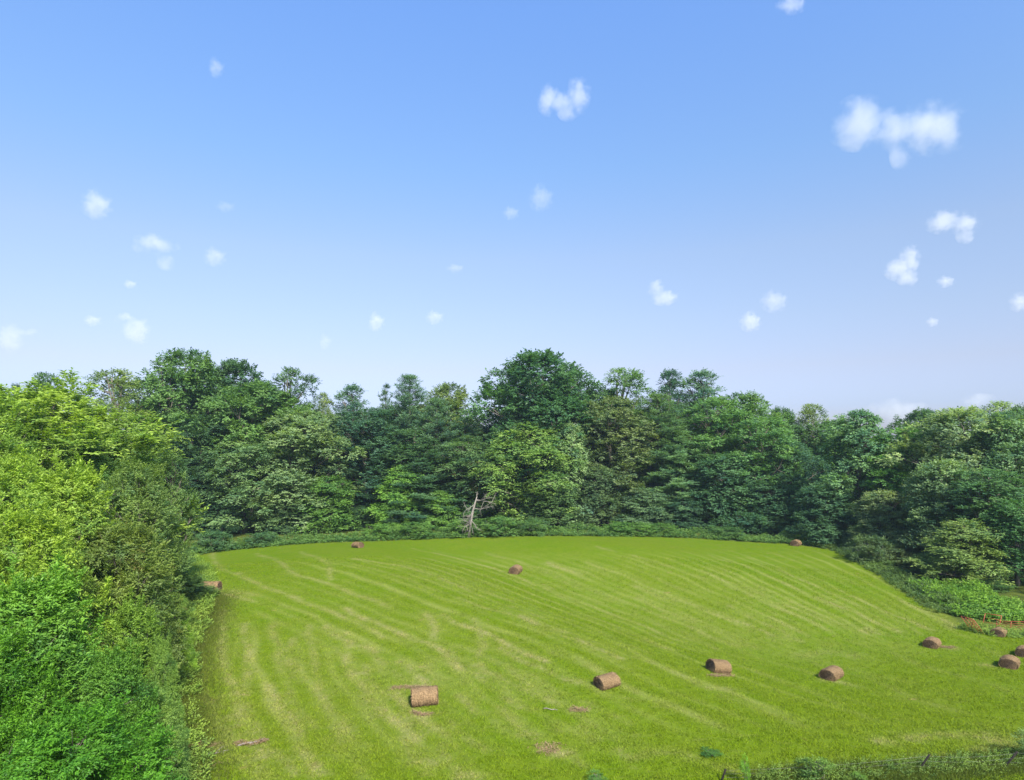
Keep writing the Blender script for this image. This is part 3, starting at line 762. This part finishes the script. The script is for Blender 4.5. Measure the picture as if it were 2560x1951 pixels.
# mown grass blades on the nearer part of the field
def blades(name, n, region, h, w, seed, mat, lean=.35, extra=None):
    r = np.random.default_rng(seed)
    x, y = region(r, n)
    hv = h * r.uniform(.5, 1.3, len(x)); a = r.uniform(0, 6.283, len(x))
    base = np.stack([x, y, zt(x, y) - .01], 1); sd = np.stack([np.cos(a), np.sin(a), 0 * a], 1) * (w * r.uniform(.6, 1.3, len(x)))[:, None]
    tip = base + np.stack([r.normal(size=len(x)) * lean * hv, r.normal(size=len(x)) * lean * hv, hv], 1)
    V = np.stack([base - sd, base + sd, tip], 1).reshape(-1, 3); m_ = len(x)
    at = {'tint': np.repeat(np.clip(r.normal(.4, .25, m_), 0, 1), 3), 'hay': np.repeat(sample(hayG, x, y), 3), 'fieldd': np.repeat(sample(fdG, x, y), 3), 'stripe': np.repeat(sample(stG, x, y), 3)}
    me = mesh_from(name, V, np.arange(3 * m_), np.full(m_, 3), at)
    return link(name, me, mat, kind='stuff')
def near_field(r, n):
    D = 27 + 48 * r.random(n * 2) ** 1.35
    u = r.uniform(300, 2260, n * 2); x = (u - PW / 2) / FU * D
    nz = np.sin(x * 2.1 + np.sin(D * 1.7) * 2) * np.sin(D * 2.6 + np.sin(x * 1.3) * 2)
    k = (sample(fdG, x, D) > .1) & (r.random(n * 2) < .55 + .45 * nz)
    return x[k][:n], D[k][:n]
blades('mown_grass', 330000, near_field, .095, .030, 61, blade_mat('grass_blade'), .8)['label'] = 'short mown grass of the hay field'
def path_region(pts, wid):
    Wp = np.array([ground_at(u, v)[:2] for u, v in pts])
    def f(r, n):
        seg = np.hypot(*np.diff(Wp, axis=0).T); cum = np.concatenate([[0], np.cumsum(seg)])
        q = r.uniform(0, cum[-1], n)
        return np.interp(q, cum, Wp[:, 0]) + r.normal(size=n) * wid, np.interp(q, cum, Wp[:, 1]) + r.normal(size=n) * wid
    return f
WEED = blade_mat('weed_blade', ((.06, .10, .012), (.15, .18, .03)))
o = blades('tall_grass', 30000, path_region([(1650,1690),(1800,1672),(1960,1668),(2100,1652),(2230,1632)], .55), .30, .014, 62, WEED, .45)
o['label'] = 'tall uncut grass along the wire fence'
o = blades('edge_grass', 60000, path_region([(392,1700),(378,1560),(382,1460),(400,1390),(436,1320),(455,1285)], 1.1), .26, .014, 63,
           blade_mat('edge_blade', ((.07, .11, .012), (.15, .155, .04))), .6)
o['label'] = 'dry uncut grass along the left edge of the field'
strip('weeds', ('leafy weeds growing along the wire fence', 'weeds'), [(1640,1700),(1720,1676),(1800,1680),(1960,1668),(2100,1655),(2260,1630)], 1.2, .5, 20, (.062, .095, .018), .10, .04, 64, off=-.5)
for u, vb, vt, wu, col, label in [(1848,1684,1664,34,(.06,.11,.02),'small leafy sapling left of the second fence post'),
                             (1604,1690,1634,22,(.075,.15,.02),'bright green weed stalk right of the first fence post'),
                             (1285,1690,1664,40,(.05,.10,.025),'dark little plant at the bottom middle of the photo'),
                             (1755,1684,1632,70,(.06,.10,.022),'bushy weed clump between the first and second fence posts'),
                             (1530,1626,1616,44,(.035,.08,.016),'low dark green tuft in the mown grass near the fence'),
                             (2225,1640,1583,70,(.06,.09,.03),'dark bough of a shrub cut off by the right edge')]:
    g = ground_at(u, vb); tree(u, vt, wu, g.y, 'weed', col, label, 'plant', 'plant')

# ------------------------------------------------------------------ hay bales
def bale_meshes(seed):
    r = np.random.default_rng(seed); Rr, hl = .70, .76
    nA, nL = 56, 15
    V = []; 
    for i in range(nL):
        x = -hl + 2 * hl * i / (nL - 1)
        e = abs(x) / hl; shr = 1 - .09 * max(0, (e - .78) / .22) ** 2
        for j in range(nA):
            a = 2 * math.pi * j / nA
            rr = Rr * shr * (1 + .018 * math.sin(3 * a + seed) + .012 * math.sin(7 * a + x * 4 + seed) + r.normal() * .009)
            y = rr * math.cos(a) * 1.05; z = rr * math.sin(a)
            z = max(z, -Rr * .84 + .02 * r.random())
            V.append((x + r.normal() * .006, y, z + Rr * .84))
    L = []; Sz = []
    for i in range(nL - 1):
        for j in range(nA):
            j2 = (j + 1) % nA; L += [i * nA + j, (i + 1) * nA + j, (i + 1) * nA + j2, i * nA + j2]; Sz.append(4)
    side = mesh_from('roll', V, L, Sz, smooth=True)
    V = np.array(V)
    ends = []
    for sgn, row in ((-1, 0), (1, nL - 1)):
        edge = V[row * nA:(row + 1) * nA]; c = edge.mean(0); VV = []; nR = 15
        for k in range(nR):
            f = 1 - k / nR
            for j in range(nA):
                p = c + (edge[j] - c) * f
                ph = j / nA + k * .5
                groove = .028 * (1 if int(2 * (f * 7 + j / nA)) % 2 else -1) + r.normal() * .012
                VV.append((p[0] + sgn * (.045 * (1 - f) + (groove if k else 0)), p[1], p[2]))
        VV.append((c[0] + sgn * .05, c[1], c[2])); L = []; Sz = []
        for k in range(nR - 1):
            for j in range(nA):
                j2 = (j + 1) % nA; q = [k * nA + j, k * nA + j2, (k + 1) * nA + j2, (k + 1) * nA + j]
                L += q if sgn > 0 else q[::-1]; Sz.append(4)
        for j in range(nA):
            q = [(nR - 1) * nA + j, (nR - 1) * nA + (j + 1) % nA, nR * nA]; L += q if sgn > 0 else q[::-1]; Sz.append(3)
        ends.append(mesh_from('end_face', VV, L, Sz))
    # loose straw: thin strands lying round the roll, and stubs on the ends
    n = 5200; a = r.uniform(0, 6.283, n); x = r.uniform(-hl, hl, n); rr = Rr * 1.008; da = r.uniform(.12, .5, n) * r.choice([-1, 1], n)
    def pt(x, a, rad): return np.stack([x, rad * np.cos(a) * 1.05, np.maximum(rad * np.sin(a), -Rr * .85) + Rr * .84], 1)
    p0 = pt(x, a, rr); x1 = x + r.normal(size=n) * .07; lift = 1 + np.abs(r.normal(size=n)) * .075
    p1 = pt(x1, a + da, rr * lift); pm = pt((x + x1) / 2, a + da / 2, rr * 1.018)
    wv = np.stack([np.full(n, .008), 0 * x, 0 * x], 1)
    S1 = np.stack([p0 - wv, p0 + wv, pm + wv, p1, pm - wv], 1).reshape(-1, 3)
    m2 = 2000; rad = Rr * .97 * np.sqrt(r.random(m2)); a = r.uniform(0, 6.283, m2); sg = r.choice([-1., 1.], m2)
    q0 = np.stack([sg * (hl - .02 + .04), rad * np.cos(a), np.maximum(rad * np.sin(a), -Rr * .82) + Rr * .84], 1)
    dirr = np.stack([sg * r.uniform(.2, .9, m2), -np.sin(a) + r.normal(size=m2) * .4, np.cos(a) + r.normal(size=m2) * .4 - .25], 1)
    q1 = q0 + unit(dirr) * r.uniform(.05, .14, m2)[:, None]; wv = np.stack([0 * a, np.cos(a) * .008, np.sin(a) * .008], 1)
    S2 = np.stack([q0 - wv, q0 + wv, q1], 1).reshape(-1, 3)
    loops = np.arange(5 * n + 3 * m2); sizes = np.concatenate([np.full(n, 5), np.full(m2, 3)])
    straw = mesh_from('loose_straw', np.concatenate([S1, S2]), loops, sizes)
    return side, ends, straw
BM = [bale_meshes(s) for s in (1, 2, 3)]
BALES = [ # u centre, v bottom, yaw deg (0 = lying across the view), width and height covered on the photograph, label
 (770,1180,-38,30,18,'farthest bale on the left, alone just below the far wood'),
 (1110,1236,72,33,23,'lone bale in the middle of the field with its round end facing out'),
 (1713,1176,50,30,18,'small bale at the far right corner of the field against the dark trees'),
 (453,1276,4,44,26,'bale half hidden behind the dark shrub tree at the left field edge'),
 (915,1521,8,65,41,'shaggy bale lying broadside, nearest one left of the middle'),
 (1306,1485,30,66,36,'bale with a hollow left end, between the shaggy broadside bale and the next ones right'),
 (1545,1450,14,51,32,'broadside bale with a flat patch of hay on the grass just below it'),
 (1790,1465,40,64,33,'large bale with its wide dark end turned left, lowest one right of the middle'),
 (2006,1397,44,46,27,'bale in the right dip of the field with a pale streak of hay beside it'),
 (2150,1372,40,42,24,'bale right in front of the orange panels'),
 (2173,1441,46,54,32,'bale near the right edge lying in front of another bale'),
 (2206,1417,46,50,29,'bale cut off by the right edge, just behind another bale')]
for k, (u, vb, yaw, wp, hp, label) in enumerate(BALES):
    g = ground_at(u, vb); g.y += .5
    sh = .92 * wp * g.y / FU / (1.52 * math.cos(R(yaw)) + 1.47 * abs(math.sin(R(yaw))))
    sz = (.80 if abs(yaw) < 25 else .68) * hp * g.y / FU / 1.29
    side, ends, straw = BM[k % 3]
    root = thing('hay_bale', label, 'hay bale', (xat(u, g.y), g.y, Z(xat(u, g.y), g.y) - .04), R(yaw), 'round hay bales left on the mown field')
    # tip with the slope
    e = .6; gxn = (Z(root.location.x + e, g.y) - Z(root.location.x - e, g.y)) / (2 * e); gyn = (Z(root.location.x, g.y + e) - Z(root.location.x, g.y - e)) / (2 * e)
    nrm = Vector((-gxn, -gyn, 1)).normalized()
    root.rotation_mode = 'QUATERNION'; root.rotation_quaternion = Vector((0, 0, 1)).rotation_difference(nrm) @ Matrix.Rotation(R(yaw), 3, 'Z').to_quaternion()
    root.scale = (sh, min(sh, 1.12 * sz + .1), sz)
    link('roll', side, STRAW_WRAP, root)
    for em in ends: link('end_face', em, STRAW_END, root)
    link('loose_straw', straw, STRAW, root, kind='stuff')

# heaps and wisps of loose hay lying on the grass
def hay_wisp(pts, wid, n, label, seed):
    r = np.random.default_rng(seed)
    n = int(n * .3); x, y = path_region(pts, wid * 1.5)(r, n)
    a = r.uniform(0, 6.283, n); l = r.uniform(.1, .3, n)
    z = zt(x, y) + .02 + np.abs(r.normal(size=n)) * .05
    p = np.stack([x, y, z], 1); dd = np.stack([np.cos(a) * l, np.sin(a) * l, r.normal(size=n) * .03], 1)
    sd = np.stack([-np.sin(a), np.cos(a), 0 * a], 1) * .012
    V = np.stack([p - dd / 2 - sd, p - dd / 2 + sd, p + dd / 2 + sd, p + dd / 2 - sd], 1).reshape(-1, 3)
    o = link('loose_hay', mesh_from('loose_hay', V, np.arange(4 * n), np.full(n, 4)), STRAW, kind='stuff'); o['label'] = label
hay_wisp([(845,1482),(870,1480),(920,1481)], .09, 900, 'roll of loose hay trailing left of the shaggy broadside bale', 71)
hay_wisp([(888,1533),(905,1539),(930,1539)], .07, 500, 'loose hay in front of the shaggy broadside bale', 72)
hay_wisp([(1525,1455),(1550,1456),(1573,1454)], .10, 800, 'flat patch of loose hay below the broadside bale', 73)
hay_wisp([(2022,1393),(2040,1395),(2052,1394)], .08, 500, 'pale streak of hay beside the bale in the right dip', 74)
hay_wisp([(1165,1610),(1195,1615)], .18, 500, 'patch of dead hay near the bottom middle', 75)
hay_wisp([(1230,1528),(1262,1529)], .10, 350, 'small patch of hay above the bottom middle', 76)
hay_wisp([(505,1600),(540,1603),(575,1594)], .08, 800, 'strip of hay near the bottom left of the field', 77)
hay_wisp([(380,1605),(420,1608),(462,1606)], .15, 900, 'strip of hay at the field edge near the bottom left', 78)
hay_wisp([(395,1670),(430,1658),(450,1655)], .2, 600, 'heap of dead grass at the bottom left of the field', 79)

# ------------------------------------------------------------------ dead wood
def branches(tb, r, p, d, ln, rad, depth):
    n = 5; q = [np.array(p)]; dd = np.array(d)
    for i in range(n):
        dd = unit(dd + r.normal(size=3) * .16 + np.array([0, 0, -.03])); q.append(q[-1] + dd * ln / n)
    tb.add(q, np.linspace(rad, rad * .35, n + 1), 5, False)
    if depth > 0:
        for i in range(2, n + 1):
            d2 = unit(dd + r.normal(size=3) * .75); branches(tb, r, q[i], d2, ln * r.uniform(.35, .6), rad * .5, depth - 1)
r = np.random.default_rng(5)
Dg = ground_at(1012, 1158).y + .3
bx_, by_ = xat(1012, Dg), Dg; bz_ = Z(bx_, by_)
root = thing('dead_snag', 'bleached broken dead tree with bare limbs at the edge of the far wood', 'dead tree', (bx_, by_, bz_ - .1))
tb = Tubes(); top = zat(1068, Dg) - bz_
tb.add([(-.2, 0, 0), (.0, 0, top * .4), (.55, .0, top * .75), (1.0, 0, top)], [.24, .19, .15, .06], 8)
tb.add([(.35, .1, top * .62), (-.3, -.3, top * .35), (-1.0, -.4, 0)], [.08, .05, .03], 6)
tb.add([(.55, .1, top * .75), (.1, -.4, top * .3), (-.4, -.6, 0)], [.1, .06, .03], 6)
link('trunk', tb.mesh('trunk'), DEADWOOD, root)
for (p, d_, ln) in [((.9, 0, top * .93), (1, -.2, -.08), 3.9), ((.7, 0, top * .72), (1, -.3, -.05), 3.3), ((1, 0, top), (.1, 0, 1), .8),
                    ((.2, 0, top * .6), (-.6, -.3, -.6), 2.2), ((.5, 0, top * .7), (-.7, -.2, -.9), 3.0), ((.3, 0, top * .45), (-.4, -.5, -.6), 2.2), ((.3, 0, top * .4), (.6, -.4, -.6), 2.0), ((.8, 0, top * .85), (-.5, -.4, -.7), 3.2), ((.4, 0, top * .6), (-.9, -.2, -.5), 2.4), ((.9, 0, top * .9), (.7, -.3, .1), 2.8), ((.6, 0, top * .75), (-.3, -.6, -.9), 2.6), ((.2, 0, top * .35), (-.8, -.3, -.3), 1.6)]:
    tb = Tubes(); branches(tb, r, p, unit(np.array(d_, float)), ln * .8, .065, 2); link('branch', tb.mesh('branch'), DEADWOOD, root)
for (a, b_, rad, label) in [((425,1634), (492,1616), .035, 'long thin fallen stick at the bottom left of the field'), ((512,1608), (578,1592), .05, 'pinkish fallen bough lying in the grass near the bottom left'),
                       ((1170,1528), (1200,1530), .03, 'short dark stick lying in the grass below the bales')]:
    A = ground_at(*a); B = ground_at(*b_)
    root = thing('fallen_branch', label, 'branch', A)
    v = np.array(B - A); tb = Tubes(); q = [v * s + np.array([0, .06 * math.sin(s * 9), .05 + .03 * math.sin(s * 5)]) for s in np.linspace(0, 1, 8)]
    tb.add(q, np.linspace(rad, rad * .4, 8), 6); link('stem', tb.mesh('stem'), DEADWOOD, root)
    for s in (2, 4, 5):
        tb = Tubes(); branches(tb, r, q[s], unit(v + r.normal(size=3) * .5 * np.array([1, 1, .15]) * np.linalg.norm(v)), .5, rad * .4, 0); link('twig', tb.mesh('twig'), DEADWOOD, root)

# ------------------------------------------------------------------ orange livestock panels
def panel(label, A, Bp, h, leanv=(0, 0, 0), rails=5, stiles=(0, 1), hatch=False):
    """a tubular panel whose foot runs from A to Bp"""
    A = np.array(A, float); Bp = np.array(Bp, float); upv = np.array([0, 0, h]) + np.array(leanv, float)
    root = thing('livestock_panel', label, 'livestock panel', A)
    Lv = Bp - A; tb = Tubes(); r0 = np.array([0, 0, .04])
    q = [r0, r0 + upv, r0 + Lv + upv, r0 + Lv, r0]
    for a, b in zip(q[:-1], q[1:]): tb.add([a, b], .028, 6)
    link('frame', tb.mesh('frame'), ORANGE, root)
    for k in range(1, rails):
        f = k / rails; tb = Tubes(); tb.add([r0 + upv * f, r0 + Lv + upv * f], .017, 6); link('rail', tb.mesh('rail'), ORANGE, root)
    for f in stiles:
        if f in (0, 1): continue
        tb = Tubes(); tb.add([r0 + Lv * f, r0 + Lv * f + upv], .024, 6); link('stile', tb.mesh('stile'), ORANGE, root)
    if hatch:
        tb = Tubes(); tb.add([r0, r0 + Lv + upv], .022, 6); link('brace', tb.mesh('brace'), ORANGE, root)
    return root
def G(u, v, dz=0): g = ground_at(u, v); return (g.x, g.y, g.z + dz)
panel('short orange panel slumped in the weeds, leftmost of the three', G(2090,1357), G(2118,1366), 1.15, (-.75, .2, 0), 7, (0, .33, .66, 1), True)
a = np.array(G(2112,1358)); bb = np.array(G(2147,1364))
panel('open orange arch-shaped panel between the slumped one and the long one', a, bb, 1.45, (.35, .0, 0), 4, (0, 1), False)
panel('long low orange panel behind the bale at the right edge', G(2143,1362), G(2300,1368), .95, (.1, 0, 0), 6, (0, .2, .4, .6, .8, 1))

# ------------------------------------------------------------------ leaning wire fence at the bottom right
POSTS = [((1552,1684), (1562,1656)), ((1975,1662), (2001,1624)), ((2160,1655), (2190,1618)), ((2330,1640), (2362,1604))]
f0 = ground_at(1552, 1684)
root = thing('wire_fence', 'wire fence on dark leaning metal posts at the bottom right', 'fence', f0)
tops = []
for (a, b) in POSTS:
    g = ground_at(*a); D = g.y; tp = Vector((xat(b[0], D), D, zat(b[1], D)))
    bs = g - f0; v = tp - g; tops.append((g - f0, v))
    tb = Tubes(); tb.add([bs - v * .3, bs + v * .5, bs + v], .045, 6)
    po = link('post', tb.mesh('post'), POSTM, root)
    tb = Tubes()
    for k in range(7):
        c = bs + v * (.15 + .12 * k); tb.add([c + Vector((0, -.045, 0)), c + Vector((0, -.03, .015))], .016, 4)
    link('stud', tb.mesh('stud'), POSTM, po)
for f in (.35, .62, .9):
    tb = Tubes(); q = []
    for (b1, v1), (b2, v2) in zip(tops[:-1], tops[1:]):
        for s in np.linspace(0, 1, 9, endpoint=False): q.append(np.array((b1 + v1 * f) * (1 - s) + (b2 + v2 * f) * s) - np.array([0, 0, .12 * math.sin(s * math.pi)]))
    q.append(np.array(tops[-1][0] + tops[-1][1] * f)); tb.add(q, .0035, 4); link('wire', tb.mesh('wire'), WIREM, root)

# ------------------------------------------------------------------ clouds: lumpy closed volumes far away
def cloud_mat(dens, lobes, nscale):
    """density falls off softly from the middle of every puff and is torn by noise"""
    m, t = new_mat('cloud_vapour')
    tc = N(t, 'ShaderNodeTexCoord').outputs['Object']; f = None
    warp = N(t, 'ShaderNodeTexNoise'); warp.inputs['Scale'].default_value = nscale * .7; warp.inputs['Detail'].default_value = 3
    t.links.new(tc, warp.inputs['Vector'])
    wv = N(t, 'ShaderNodeVectorMath', operation='SUBTRACT'); t.links.new(warp.outputs['Color'], wv.inputs[0]); wv.inputs[1].default_value = (.5, .5, .5)
    ws = N(t, 'ShaderNodeVectorMath', operation='SCALE'); t.links.new(wv.outputs[0], ws.inputs[0]); ws.inputs['Scale'].default_value = 1.15 / nscale
    wa = N(t, 'ShaderNodeVectorMath', operation='ADD'); t.links.new(tc, wa.inputs[0]); t.links.new(ws.outputs[0], wa.inputs[1])
    for (c, rad) in lobes:
        sub = N(t, 'ShaderNodeVectorMath', operation='SUBTRACT'); t.links.new(wa.outputs[0], sub.inputs[0]); sub.inputs[1].default_value = c
        dv = N(t, 'ShaderNodeVectorMath', operation='DIVIDE'); t.links.new(sub.outputs[0], dv.inputs[0]); dv.inputs[1].default_value = rad
        ln = N(t, 'ShaderNodeVectorMath', operation='LENGTH'); t.links.new(dv.outputs[0], ln.inputs[0])
        g = mathn(t, 'SUBTRACT', 1.0, ln.outputs['Value'])
        f = g if f is None else mathn(t, 'MAXIMUM', f, g)
    n = mathn(t, 'MULTIPLY', mathn(t, 'SUBTRACT', noise(t, tc, nscale * 1.9, 6, .65), .5), 1.5)
    dn = maprange(t, mathn(t, 'ADD', f, n), .10, .75, 0, 1)
    v = N(t, 'ShaderNodeVolumePrincipled'); v.inputs['Color'].default_value = (1, .985, .975, 1); v.inputs['Anisotropy'].default_value = .0
    t.links.new(mathn(t, 'MULTIPLY', dn, dens), v.inputs['Density'])
    o = N(t, 'ShaderNodeOutputMaterial'); t.links.new(v.outputs[0], o.inputs['Volume'])
    return m
def cloud(puffs, label, dens=1.0, D=2200.0):
    """puffs: (u, v, half width, half height) read on the photograph"""
    D = float(D)
    cu = sum(p[0] for p in puffs) / len(puffs); cv = sum(p[1] for p in puffs) / len(puffs)
    loc = Vector((xat(cu, D), D, zat(cv, D))); k = D / FU
    bm = bmesh.new(); lobes = []
    big = max(max(p[2], p[3]) for p in puffs) * k
    for (u, v, a, b) in puffs:
        c = ((u - cu) * k, 0, -(v - cv) * k); rad = (a * k * 1.62, (a + b) * .5 * k * 1.3, b * k * 1.55); lobes.append((c, rad))
        bmesh.ops.create_icosphere(bm, subdivisions=3, radius=.98, matrix=Matrix.Translation(c) @ Matrix.Diagonal((*rad, 1)))
    me = bpy.data.meshes.new('cloud'); bm.to_mesh(me); bm.free()
    tmp = bpy.data.objects.new('tmp_blob', me); COL.objects.link(tmp)
    md = tmp.modifiers.new('r', 'REMESH'); md.mode = 'VOXEL'; md.voxel_size = max(big / 12, 1.2)
    dg = bpy.context.evaluated_depsgraph_get(); out = bpy.data.meshes.new_from_object(tmp.evaluated_get(dg))
    bpy.data.objects.remove(tmp)
    mat = cloud_mat(.30 * dens / big, lobes, 1.0 / (big * 1.1))
    out.materials.clear(); out.materials.append(mat)
    o = link('cloud', out, mat); o.location = loc
    o['label'] = label; o['category'] = 'cloud'; o['group'] = 'small white clouds in the blue sky'
CLOUDS = [
 ([(1848,265,42,40),(1838,300,28,18),(1925,278,46,30),(2000,272,56,42),(2042,285,28,32),(1940,332,15,24)],'largest cloud, a wide double-headed puff high on the right',1.7),
 ([(1180,215,18,24),(1208,222,26,16),(1245,205,20,30),(1222,238,16,16)],'V-shaped white cloud high above the middle of the wood',1.5),
 ([(2032,478,28,18),(2078,480,22,20),(2080,506,14,14)],'arched cloud below the largest cloud near the right edge',1.6),
 ([(1958,560,17,24),(1935,580,22,18),(1955,596,16,16)],'hook-shaped cloud under the arched one on the right',1.6),
 ([(2036,606,14,10)],'tiny puff right of the hook-shaped cloud',1.2),
 ([(1412,622,14,16),(1432,642,22,12)],'slanting puff over the airy green treetop right of the middle',1.5),
 ([(1667,648,22,18)],'faint round puff right of the slanting puff',1.0),
 ([(1616,692,17,17)],'round white puff low over the right part of the far wood',1.3),
 ([(332,527,36,16),(357,565,13,13)],'flat white cloud with a small tail in the left part of the sky',1.5),
 ([(208,440,22,24)],'round puff above the flat tailed cloud on the left',1.2),
 ([(463,552,18,16)],'faint puff just right of the flat tailed cloud',.8),
 ([(465,145,12,16)],'small faint streak high in the left part of the sky',.7),
 ([(270,686,18,9),(295,712,20,24)],'curling cloud low above the olive open-crowned tree',1.2),
 ([(199,690,14,9)],'small flat puff left of the curling cloud',1.0),
 ([(810,692,13,16)],'small upright puff over the left gap of the skyline',1.2),
 ([(936,683,15,12)],'small slanting puff left of the tallest dome of the wood',.9),
 ([(1165,425,20,22)],'faint slanting wisp under the V-shaped cloud',.6),
 ([(1100,458,14,11)],'tiny wisp left of the faint slanting wisp',.6),
 ([(1704,10,24,14)],'cloud cut off by the top edge of the photo',1.2),
 ([(22,728,20,24),(60,715,16,8)],'pale cloud low at the left edge of the sky',.8),
 ([(980,578,15,7)],'thin faint sliver in the middle of the sky',.7),
 ([(1935,886,50,20)],'broad low cloud just above the trees on the right',.9),
 ([(2008,693,10,8)],'tiny dot of cloud low on the right',1.0),
 ([(280,612,11,7)],'tiny dot of cloud below the flat tailed cloud',1.0),
 ([(2196,650,15,16)],'small cloud cut off by the right edge',1.2),
 ([(2105,862,30,11),(2190,882,16,10)],'thin low cloud above the trees at the right edge',.7),
 ([(485,445,16,9)],'very faint smudge of cloud above the left gap of the skyline',.4),
 ([(700,735,10,14)],'very faint smudge low over the ragged pointed treetop',.5),
]
for k, (p, label, dn) in enumerate(CLOUDS):
    cloud(p, label, dn, 2000 + 37 * (k % 7))
print('script', round(time.time() - T0, 1), 'tris', sum(len(m.loops) - 2 * len(m.polygons) for m in bpy.data.meshes))
